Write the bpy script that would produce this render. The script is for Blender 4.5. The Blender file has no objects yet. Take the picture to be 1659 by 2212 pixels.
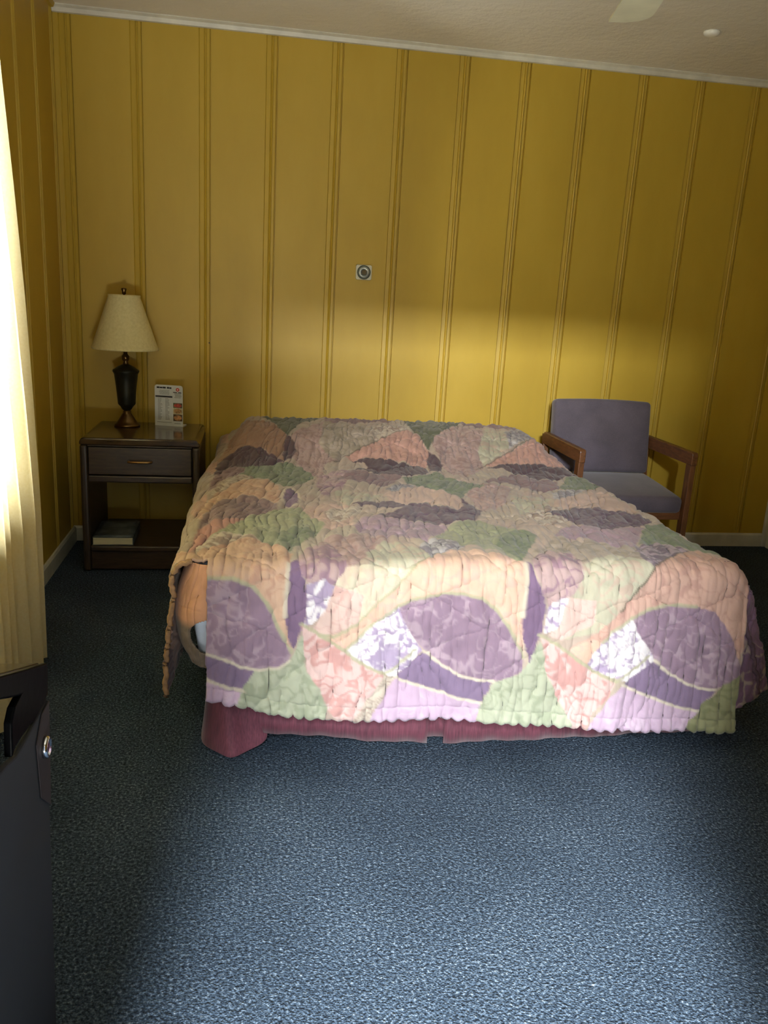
import bpy, bmesh, math
import numpy as np
from mathutils import Matrix, Vector

# ------------------------------------------------------------------ camera, light, exposure
S = bpy.context.scene
COL = S.collection
S.view_settings.view_transform = 'Standard'
S.view_settings.look = 'None'
S.view_settings.exposure = 0.0
S.view_settings.gamma = 1.0
S.view_settings.use_curve_mapping = False
S.cycles.max_bounces = 8
S.cycles.diffuse_bounces = 5
S.cycles.glossy_bounces = 3
S.cycles.transmission_bounces = 4
S.cycles.transparent_max_bounces = 8
S.cycles.sample_clamp_indirect = 4.0
S.cycles.caustics_reflective = False
S.cycles.caustics_refractive = False
S.cycles.use_denoising = True

cam_data = bpy.data.cameras.new('camera')
cam = bpy.data.objects.new('camera', cam_data)
COL.objects.link(cam)
cam_data.sensor_fit = 'HORIZONTAL'
cam_data.sensor_width = 36.0
cam_data.lens = 36.0 * 1763.385 / 1659.0
cam_data.clip_start = 0.02
R_ = Vector((0.98707694, -0.15027392, 0.05564948))
U_ = Vector((-0.01465526, 0.26116361, 0.9651833))
F_ = Vector((0.15957549, 0.95352573, -0.25558627))
M_ = Matrix((R_, U_, -F_)).transposed().to_4x4()
M_.translation = Vector((0.9025, -4.2295, 1.3065))
cam.matrix_world = M_
S.camera = cam

# room size: x across the back wall, y = 0 at the back wall and negative towards the door
RW, RH, RF = 3.905, 2.464, -4.50        # width, ceiling height, front wall
DX0, DX1, DZ = 0.62, 1.40, 2.03         # doorway in the front wall
WY0, WY1, WZ0, WZ1 = -2.55, -1.56, 0.66, 1.98   # window in the left wall

world = bpy.data.worlds.new('world')
S.world = world
world.use_nodes = True
bg = world.node_tree.nodes['Background']
bg.inputs[0].default_value = (0.62, 0.78, 1.0, 1)
bg.inputs[1].default_value = 0.6

def area(name, loc, target, sx, sy, power, color):
    d = bpy.data.lights.new(name, 'AREA')
    d.shape = 'RECTANGLE'; d.size = sx; d.size_y = sy
    d.energy = power; d.color = color
    o = bpy.data.objects.new(name, d)
    COL.objects.link(o)
    o.location = loc
    v = Vector(target) - Vector(loc)
    o.rotation_euler = v.to_track_quat('-Z', 'Y').to_euler()
    return o
# bright opening of sky low over the yard, seen through the open door
area('low_sky_daylight', (0.15, -8.0, 2.63), (1.8, 0, 0.8), 0.75, 0.17, 640, (0.97, 0.98, 1.0))
# the sky higher up, which reaches only the carpet and the foot of the bed
area('high_sky_daylight', (0.18, -7.9, 4.35), (1.2, -2.5, 0), 0.55, 1.5, 800, (0.90, 0.95, 1.0))
area('upper_sky_daylight', (0.53, -6.65, 4.60), (0.85, -3.25, 0), 0.25, 2.0, 2900, (0.88, 0.94, 1.0))
# light thrown up by the sunlit pavement before the door
area('pavement_daylight', (1.0, -5.45, 0.03), (1.0, -5.45, 2.0), 0.9, 1.5, 250, (1.0, 0.98, 0.93))
# daylight on the window behind the curtain
area('window_daylight', (-0.45, -1.80, 1.30), (1.5, -1.80, 1.2), 0.6, 1.3, 150, (1.0, 0.98, 0.90))

# ------------------------------------------------------------------ helpers
def lin(c):
    return tuple(((x / 255.0) / 12.92 if x / 255.0 <= 0.04045 else ((x / 255.0 + 0.055) / 1.055) ** 2.4) for x in c)
def rgba(c):
    return lin(c) + (1.0,)
class NT:
    def __init__(s, name):
        s.m = bpy.data.materials.new(name); s.m.use_nodes = True
        s.t = s.m.node_tree; s.n = s.t.nodes; s.b = s.n['Principled BSDF']; s.out = s.n['Material Output']
    def add(s, typ, **kw):
        n = s.n.new(typ)
        for k, v in kw.items():
            if k in n.inputs: n.inputs[k].default_value = v
            else: setattr(n, k, v)
        return n
    def link(s, a, b): s.t.links.new(a, b)
    def coord(s, kind='Object', scale=(1, 1, 1)):
        c = s.add('ShaderNodeTexCoord'); mp = s.add('ShaderNodeMapping'); mp.inputs['Scale'].default_value = scale
        s.link(c.outputs[kind], mp.inputs[0]); return mp.outputs[0]
    def noise(s, vec, scale, detail=4, rough=0.55):
        n = s.add('ShaderNodeTexNoise'); n.inputs['Scale'].default_value = scale
        n.inputs['Detail'].default_value = detail; n.inputs['Roughness'].default_value = rough
        s.link(vec, n.inputs['Vector']); return n.outputs['Fac']
    def ramp(s, fac, stops):
        r = s.add('ShaderNodeValToRGB'); e = r.color_ramp.elements
        while len(e) > 1: e.remove(e[-1])
        e[0].position, e[0].color = stops[0][0], rgba(stops[0][1])
        for p, c in stops[1:]:
            k = e.new(p); k.color = rgba(c)
        s.link(fac, r.inputs[0]); return r.outputs[0]
    def bump(s, h, strength, dist):
        b = s.add('ShaderNodeBump'); b.inputs['Strength'].default_value = strength; b.inputs['Distance'].default_value = dist
        s.link(h, b.inputs['Height']); s.link(b.outputs[0], s.b.inputs['Normal']); return b
def flat(name, c, rough=0.6, metal=0.0, var=0.12, scale=12, stretch=(1, 1, 1), bump=0.0, bscale=200, coat=0.0):
    t = NT(name); v = t.coord('Object', stretch)
    f = t.noise(v, scale)
    lo = tuple(max(0, k * (1 - var)) for k in c); hi = tuple(min(255, k * (1 + var)) for k in c)
    t.link(t.ramp(f, [(0.3, lo), (0.7, hi)]), t.b.inputs['Base Color'])
    t.b.inputs['Roughness'].default_value = rough; t.b.inputs['Metallic'].default_value = metal
    t.b.inputs['Coat Weight'].default_value = coat
    if bump:
        v2 = t.coord('Object'); t.bump(t.noise(v2, bscale, 2), bump, 0.002)
    return t.m
def wood(name, dark, light, rough=0.42, along=(1, 14, 14)):
    t = NT(name); v = t.coord('Object', along)
    f = t.noise(v, 6, 6, 0.6); f2 = t.noise(v, 30, 3)
    mx = t.add('ShaderNodeMath', operation='MULTIPLY_ADD'); t.link(f2, mx.inputs[0]); mx.inputs[1].default_value = 0.35; t.link(f, mx.inputs[2])
    t.link(t.ramp(mx.outputs[0], [(0.45, dark), (0.85, light)]), t.b.inputs['Base Color'])
    t.b.inputs['Roughness'].default_value = rough
    t.bump(mx.outputs[0], 0.12, 0.002)
    return t.m

def link_obj(name, me, mat=None, parent=None, smooth=False):
    o = bpy.data.objects.new(name, me); COL.objects.link(o)
    if mat is not None:
        for m in (mat if isinstance(mat, (list, tuple)) else [mat]): me.materials.append(m)
    if smooth:
        for p in me.polygons: p.use_smooth = True
    if parent is not None: o.parent = parent
    return o
def obj(name, bm, mat=None, parent=None, smooth=False):
    me = bpy.data.meshes.new(name); bmesh.ops.recalc_face_normals(bm, faces=bm.faces[:]); bm.to_mesh(me); bm.free()
    return link_obj(name, me, mat, parent, smooth)
def thing(name, loc, label, cat, rotz=0.0, group=None):
    o = bpy.data.objects.new(name, None); COL.objects.link(o); o.location = loc; o.rotation_euler = (0, 0, rotz)
    o.empty_display_size = 0.1
    return tag(o, label, cat, group)
def tag(o, label, cat, group=None):
    o['label'] = label; o['category'] = cat
    if group: o['group'] = group
    return o
def struct(o):
    o['kind'] = 'structure'; return o
def BM(): return bmesh.new()
def box(bm, x0, x1, y0, y1, z0, z1, bev=0.0, seg=2):
    r = bmesh.ops.create_cube(bm, size=1.0)
    vs = r['verts']
    for v in vs:
        v.co = Vector(((x0 + x1) / 2 + v.co.x * (x1 - x0), (y0 + y1) / 2 + v.co.y * (y1 - y0), (z0 + z1) / 2 + v.co.z * (z1 - z0)))
    if bev:
        es = list({e for v in vs for e in v.link_edges})
        bmesh.ops.bevel(bm, geom=es, offset=bev, segments=seg, affect='EDGES', profile=0.5)
    return bm
def lathe(bm, prof, n=40, cap=True, ctr=(0, 0)):
    rings = []
    for r, z in prof:
        rings.append([bm.verts.new((ctr[0] + r * math.cos(2 * math.pi * k / n), ctr[1] + r * math.sin(2 * math.pi * k / n), z)) for k in range(n)])
    for a, b in zip(rings[:-1], rings[1:]):
        for k in range(n): bm.faces.new((a[k], a[(k + 1) % n], b[(k + 1) % n], b[k]))
    if cap:
        bm.faces.new(rings[0][::-1]); bm.faces.new(rings[-1])
    return bm
def tube(bm, pts, r, n=8, cap=True):
    pts = [Vector(p) for p in pts]; rings = []
    rs = r if isinstance(r, (list, tuple)) else [r] * len(pts)
    up = Vector((0, 0, 1))
    for i, p in enumerate(pts):
        t = (pts[min(i + 1, len(pts) - 1)] - pts[max(i - 1, 0)]).normalized()
        a = t.cross(up if abs(t.dot(up)) < 0.95 else Vector((1, 0, 0))).normalized(); b = t.cross(a)
        rings.append([bm.verts.new(p + (a * math.cos(2 * math.pi * k / n) + b * math.sin(2 * math.pi * k / n)) * rs[i]) for k in range(n)])
    for a, b in zip(rings[:-1], rings[1:]):
        for k in range(n): bm.faces.new((a[k], a[(k + 1) % n], b[(k + 1) % n], b[k]))
    if cap:
        bm.faces.new(rings[0][::-1]); bm.faces.new(rings[-1])
    return bm
def prism(bm, pts, d, axis=0, at=0.0):
    """closed outline in the two other axes, extruded by d along the axis"""
    def co(a, b, t): return (t, a, b) if axis == 0 else ((a, t, b) if axis == 1 else (a, b, t))
    A = [bm.verts.new(co(a, b, at)) for a, b in pts]; B = [bm.verts.new(co(a, b, at + d)) for a, b in pts]
    n = len(pts)
    bm.faces.new(A); bm.faces.new(B[::-1])
    for k in range(n): bm.faces.new((A[k], B[k], B[(k + 1) % n], A[(k + 1) % n]))
    return bm
def rounded(x0, x1, z0, z1, r, n=6, corners=(1, 1, 1, 1)):
    """outline, corners ordered bottom-left, bottom-right, top-right, top-left"""
    out = []
    for (cx, cz, a0, on, kx, kz) in ((x0 + r, z0 + r, 180, corners[0], x0, z0), (x1 - r, z0 + r, 270, corners[1], x1, z0),
                                    (x1 - r, z1 - r, 0, corners[2], x1, z1), (x0 + r, z1 - r, 90, corners[3], x0, z1)):
        if not on: out.append((kx, kz)); continue
        for k in range(n + 1):
            a = math.radians(a0 + 90.0 * k / n); out.append((cx + r * math.cos(a), cz + r * math.sin(a)))
    return out
def bevel_mod(o, w, seg=2):
    m = o.modifiers.new('bevel', 'BEVEL'); m.width = w; m.segments = seg; m.limit_method = 'ANGLE'; m.angle_limit = math.radians(40); return o
def grid_mesh(name, P, keep=None):
    """P: (rows, cols, 3) array of points -> mesh; keep: bool per vertex"""
    h, w = P.shape[:2]
    i = np.arange(h * w).reshape(h, w)
    q = np.stack([i[:-1, :-1], i[:-1, 1:], i[1:, 1:], i[1:, :-1]], -1).reshape(-1, 4)
    if keep is not None:
        k = keep.ravel(); q = q[k[q].all(1)]
    return P.reshape(-1, 3), q
def np_mesh(name, V, Q):
    used = np.zeros(len(V), bool); used[Q.ravel()] = True
    idx = np.cumsum(used) - 1
    V = V[used]; Q = idx[Q]
    me = bpy.data.meshes.new(name)
    me.vertices.add(len(V)); me.vertices.foreach_set('co', V.astype(np.float32).ravel())
    me.loops.add(Q.size); me.loops.foreach_set('vertex_index', Q.astype(np.int32).ravel())
    me.polygons.add(len(Q)); me.polygons.foreach_set('loop_start', (np.arange(len(Q)) * 4).astype(np.int32))
    me.polygons.foreach_set('use_smooth', np.ones(len(Q), bool))
    me.update(calc_edges=True); me.validate()
    return me, used
def hash2(ix, iy, seed):
    n = (ix.astype(np.int64) * 374761393 + iy.astype(np.int64) * 668265263 + seed * 1442695041) & 0x7fffffff
    n = ((n ^ (n >> 13)) * 1274126177) & 0x7fffffff
    n = (n ^ (n >> 16)) & 0xffff
    return n / 65535.0
def vnoise(x, y, seed=0):
    ix = np.floor(x); iy = np.floor(y); fx = x - ix; fy = y - iy
    fx = fx * fx * (3 - 2 * fx); fy = fy * fy * (3 - 2 * fy)
    a = hash2(ix, iy, seed); b = hash2(ix + 1, iy, seed); c = hash2(ix, iy + 1, seed); d = hash2(ix + 1, iy + 1, seed)
    return (a * (1 - fx) + b * fx) * (1 - fy) + (c * (1 - fx) + d * fx) * fy
def fbm(x, y, seed=0, o=3):
    s = 0; amp = 0.5; tot = 0
    for k in range(o):
        s = s + amp * vnoise(x * 2 ** k, y * 2 ** k, seed + 17 * k); tot += amp; amp *= 0.5
    return s / tot
# ------------------------------------------------------------------ the room
def mat_panel():
    t = NT('mustard_painted_panelling'); v = t.coord('Object', (1, 1, 0.35))
    f = t.noise(v, 3.2, 5, 0.6)
    t.link(t.ramp(f, [(0.25, (174, 145, 46)), (0.5, (182, 153, 50)), (0.78, (190, 161, 60))]), t.b.inputs['Base Color'])
    t.b.inputs['Roughness'].default_value = 0.5
    v2 = t.coord('Object', (1, 1, 0.25)); t.bump(t.noise(v2, 60, 3), 0.06, 0.002)
    return t.m
M_panel = mat_panel()
def mat_carpet():
    t = NT('slate_blue_loop_carpet'); v = t.coord('Object')
    w = t.add('ShaderNodeTexVoronoi'); w.inputs['Scale'].default_value = 210; t.link(v, w.inputs['Vector'])
    n1 = t.noise(v, 140, 3, 0.7); n2 = t.noise(v, 2.2, 3)
    m = t.add('ShaderNodeMath', operation='MULTIPLY_ADD'); t.link(n1, m.inputs[0]); m.inputs[1].default_value = 0.9
    m2 = t.add('ShaderNodeMath', operation='MULTIPLY_ADD'); t.link(n2, m2.inputs[0]); m2.inputs[1].default_value = 0.16; m2.inputs[2].default_value = -0.05
    t.link(m2.outputs[0], m.inputs[2])
    t.link(t.ramp(m.outputs[0], [(0.28, (9, 13, 18)), (0.45, (42, 54, 67)), (0.57, (74, 88, 102)), (0.75, (156, 167, 176))]), t.b.inputs['Base Color'])
    t.b.inputs['Roughness'].default_value = 0.95; t.b.inputs['Specular IOR Level'].default_value = 0.15
    s = t.add('ShaderNodeMath', operation='SUBTRACT'); t.link(n1, s.inputs[0]); t.link(w.outputs['Distance'], s.inputs[1])
    t.bump(s.outputs[0], 0.9, 0.006)
    return t.m
def mat_ceiling():
    t = NT('textured_cream_ceiling'); v = t.coord('Object')
    f = t.noise(v, 2.0, 5)
    t.link(t.ramp(f, [(0.3, (224, 220, 204)), (0.7, (234, 231, 218))]), t.b.inputs['Base Color'])
    t.b.inputs['Roughness'].default_value = 0.9
    h = t.noise(v, 22, 6, 0.65); t.bump(h, 0.45, 0.012)
    return t.m
M_white = flat('yellowed_white_trim_paint', (206, 204, 186), 0.45, var=0.05)
M_front = flat('front_wall_paint', (188, 146, 46), 0.6, var=0.05)

# wall boards: 12 inch planks with a beaded joint (offsets from the dark line on the joint's right side)
SP, G0 = 0.305, 0.0775
JOINT = [(-0.056, 0.0), (-0.052, 0.007), (-0.034, 0.0045), (-0.030, 0.007), (-0.0285, 0.002), (-0.025, -0.0005), (-0.0215, 0.002), (-0.020, 0.007),
         (-0.008, 0.0055), (-0.0055, 0.008), (-0.0045, 0.014), (-0.001, 0.014), (0.0, 0.0)]
def board_profile(a0, a1, first):
    pts = [(a0, 0.0)]
    k = first
    while k < a1:
        for o, d in JOINT:
            if a0 < k + o < a1: pts.append((k + o, d))
        k += SP
    pts.append((a1, 0.0)); return pts
def board_wall(name, axis, a0, a1, first, z0, z1, face, back):
    """planked wall: profile along x (axis 0, faces -y) or along y (axis 1, faces +x)"""
    bm = BM(); pr = board_profile(a0, a1, first)
    def co(a, d, z):
        return (a, face + d, z) if axis == 0 else (face - d, a, z)
    lo = [bm.verts.new(co(a, d, z0)) for a, d in pr]; hi = [bm.verts.new(co(a, d, z1)) for a, d in pr]
    for k in range(len(pr) - 1): bm.faces.new((lo[k], lo[k + 1], hi[k + 1], hi[k]))
    lb = [bm.verts.new(co(a, back, z0)) for a in (a0, a1)]; hb = [bm.verts.new(co(a, back, z1)) for a in (a0, a1)]
    bm.faces.new((lb[0], lb[1], hb[1], hb[0])); bm.faces.new((lo[0], hi[0], hb[0], lb[0])); bm.faces.new((lo[-1], hi[-1], hb[1], lb[1]))
    bm.faces.new([hi[k] for k in range(len(hi))] + [hb[1], hb[0]]); bm.faces.new([lo[k] for k in range(len(lo))] + [lb[1], lb[0]])
    return struct(obj(name, bm, M_panel))
board_wall('wall_back', 0, 0.0, RW, G0, 0.0, RH, 0.0, 0.12)
# left wall is one planked sheet with a window cut out of it: below, above and on both sides of the opening
def left_wall():
    bm = BM()
    def piece(y0, y1, z0, z1):
        pr = [(a, d) for a, d in board_profile(y0, y1, RF + 0.21)]
        lo = [bm.verts.new((-d, a, z0)) for a, d in pr]; hi = [bm.verts.new((-d, a, z1)) for a, d in pr]
        for k in range(len(pr) - 1): bm.faces.new((lo[k], lo[k + 1], hi[k + 1], hi[k]))
        c = [bm.verts.new((-0.12, a, z)) for a, z in ((y0, z0), (y1, z0), (y1, z1), (y0, z1))]
        bm.faces.new(c); bm.faces.new(lo + [c[1], c[0]]); bm.faces.new(hi + [c[2], c[3]])
        bm.faces.new((lo[0], hi[0], c[3], c[0])); bm.faces.new((lo[-1], hi[-1], c[2], c[1]))
    piece(RF, WY0, 0, RH); piece(WY1, 0.0, 0, RH); piece(WY0, WY1, 0, WZ0); piece(WY0, WY1, WZ1, RH)
    return struct(obj('wall_left', bm, M_panel))
left_wall()
struct(obj('wall_right', box(BM(), RW, RW + 0.12, RF, 0.12, 0, RH), M_panel))
bm = BM(); box(bm, -0.12, DX0, RF - 0.14, RF, 0, RH); box(bm, DX1, RW + 0.12, RF - 0.14, RF, 0, RH); box(bm, DX0, DX1, RF - 0.14, RF, DZ, RH)
struct(obj('wall_front', bm, M_front))
struct(obj('floor', box(BM(), -0.12, RW + 0.12, RF - 0.14, 0.12, -0.1, 0.0), mat_carpet()))
struct(obj('ceiling', box(BM(), -0.12, RW + 0.12, RF - 0.14, 0.12, RH, RH + 0.1), mat_ceiling()))
# door opening: frame only, the leaf is swung out of the picture
bm = BM(); t_ = 0.05
box(bm, DX0 - 0.03, DX0 + 0.02, RF - 0.15, RF + 0.012, 0, DZ + 0.03); box(bm, DX1 - 0.02, DX1 + 0.03, RF - 0.15, RF + 0.012, 0, DZ + 0.03); box(bm, DX0 - 0.03, DX1 + 0.03, RF - 0.15, RF + 0.012, DZ - 0.02, DZ + 0.03)
struct(obj('door_1', bm, M_white))
# crown moulding, baseboards, corner trim
bm = BM(); prism(bm, [(-0.0, RH - 0.03), (-0.012, RH - 0.028), (-0.018, RH - 0.012), (-0.03, RH - 0.004), (-0.03, RH), (0.0, RH)], RW, axis=0, at=0.0)
for v in bm.verts: pass
struct(obj('trim_1', bm, M_white))
bm = BM(); prism(bm, [(0.0, RH - 0.02), (0.012, RH - 0.018), (0.018, RH - 0.004), (0.018, RH), (0.0, RH)], 4.45, axis=1, at=-4.48)
struct(obj('trim_2', bm, M_panel))
def baseboard(name, pts): return struct(obj(name, pts, M_white))
bm = BM(); prism(bm, [(0, 0), (-0.014, 0), (-0.014, 0.068), (-0.009, 0.078), (0, 0.078)], RW - 0.03, axis=0, at=0.0)
baseboard('baseboard_back', bm)
bm = BM(); prism(bm, [(0, 0), (0.014, 0), (0.014, 0.068), (0.009, 0.078), (0, 0.078)], 4.46, axis=1, at=-4.48)
struct(obj('baseboard_left', bm, M_white))
bm = BM(); box(bm, RW - 0.03, RW, -0.022, 0.0, 0, RH - 0.035, 0.003)
struct(obj('trim_3', bm, M_white))
bm = BM(); box(bm, RW - 0.014, RW, RF + 0.02, -0.03, 0, 0.078)
struct(obj('baseboard_right', bm, M_white))
# window
def mat_glass():
    t = NT('window_glass'); t.n.remove(t.b)
    tr = t.add('ShaderNodeBsdfTransparent'); gl = t.add('ShaderNodeBsdfGlossy'); gl.inputs['Roughness'].default_value = 0.03
    fr = t.add('ShaderNodeFresnel'); fr.inputs['IOR'].default_value = 1.45; mx = t.add('ShaderNodeMixShader')
    t.link(fr.outputs[0], mx.inputs[0]); t.link(tr.outputs[0], mx.inputs[1]); t.link(gl.outputs[0], mx.inputs[2]); t.link(mx.outputs[0], t.out.inputs[0])
    return t.m
win = bpy.data.objects.new('window_1', None); COL.objects.link(win); win.location = (0, (WY0 + WY1) / 2, WZ0); struct(win)
hw, hh = (WY1 - WY0) / 2, WZ1 - WZ0
bm = BM()
for (a, b, c, d) in ((-hw, -hw + 0.05, 0, hh), (hw - 0.05, hw, 0, hh), (-hw, hw, 0, 0.05), (-hw, hw, hh - 0.05, hh), (-0.02, 0.02, 0.05, hh - 0.05)):
    box(bm, -0.11, -0.05, a, b, c, d, 0.004)
obj('window_frame', bm, M_white, win)
obj('window_pane', box(BM(), -0.085, -0.08, -hw + 0.05, hw - 0.05, 0.05, hh - 0.05), mat_glass(), win)
obj('window_sill', box(BM(), -0.05, 0.03, -hw - 0.04, hw + 0.04, -0.025, 0.0, 0.004), M_white, win)
# ---- bedspread surface: cloth coordinates (u across, v from the wall towards the foot) -> metres
QX0, QW, QT, QZ, QY0, QL, QR = 0.745, 1.64, 1.575, 0.575, -0.045, 2.015, 0.05
def sstep(a, b, x):
    t = np.clip((x - a) / (b - a), 0, 1)
    return t * t * (3 - 2 * t)
def bend(s, r, amax):
    """distance s past a fold -> (outward, down)"""
    sa = r * amax
    a = np.clip(s, 0, sa) / r
    rest = np.clip(s - sa, 0, None)
    return r * np.sin(a) + rest * np.cos(amax), r * (1 - np.cos(a)) + rest * np.sin(amax)
def quilt_top(u, v):
    l = np.clip(-u, 0, None); rr = np.clip(u - QT, 0, None)
    y = QY0 - v
    # drops flare a little more towards the foot
    al = np.radians(88 - 2 * sstep(1.2, 2.0, v)); ar = np.radians(90 - 20 * sstep(1.0, 2.0, v))
    ol, dl = bend(l, QR, al); orr, dr = bend(rr, 0.050, ar)
    wave = 0.012 * np.sin(v * 9 + 1) * np.clip((l + rr) / 0.3, 0, 1)
    x = QX0 + np.clip(u, 0, QT) - ol + orr + np.where(l > 0, -wave, wave) * sstep(0.8, 1.2, v)
    x = x + 0.042 * (1 - sstep(0.35, 1.05, v)) * (1 - sstep(0.0, 0.35, u))
    across = sstep(-0.03, 0.13, u) * (1 - sstep(QT - 0.11, QT + 0.06, u))
    head = 0.104 * (1 - sstep(0.36, 0.85, v)) * (0.55 + 0.45 * sstep(0.0, 0.12, v))
    crown = 0.012 * np.sin(np.pi * np.clip(u / QT, 0, 1)) ** 0.7
    z = QZ + crown + head * across - dl - dr
    return x, y + 0 * x, z
def quilt_front(u, s):
    """s = distance past the foot fold"""
    t = np.clip(u / QW, 0, 1)
    o, d = bend(s, QR, np.radians(86 - 3 * t))
    crown = 0.012 * np.sin(np.pi * np.clip(u / QT, 0, 1)) ** 0.7
    k = np.clip(s / 0.45, 0, 1)
    o = o + k * (0.010 * np.sin(u * 7.0 + 0.6) + 0.006 * np.sin(u * 17))
    _, dr = bend(np.clip(u - QT, 0, None), 0.055, np.radians(79))
    _, dl = bend(np.clip(0.02 - u, 0, None), QR, np.radians(80))
    return QX0 + u, QY0 - QL - o, QZ + crown - d - (dr * 0.9 + dl) * np.exp(-(s / 0.16) ** 2)
def hem_len(u):
    return np.interp(u, [0.046, 0.135, 0.212, 0.288, 0.367, 0.555, 0.812, 0.908, 1.095, 1.354, 1.64],
                     [0.401, 0.421, 0.449, 0.467, 0.476, 0.491, 0.489, 0.500, 0.512, 0.538, 0.536])
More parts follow.
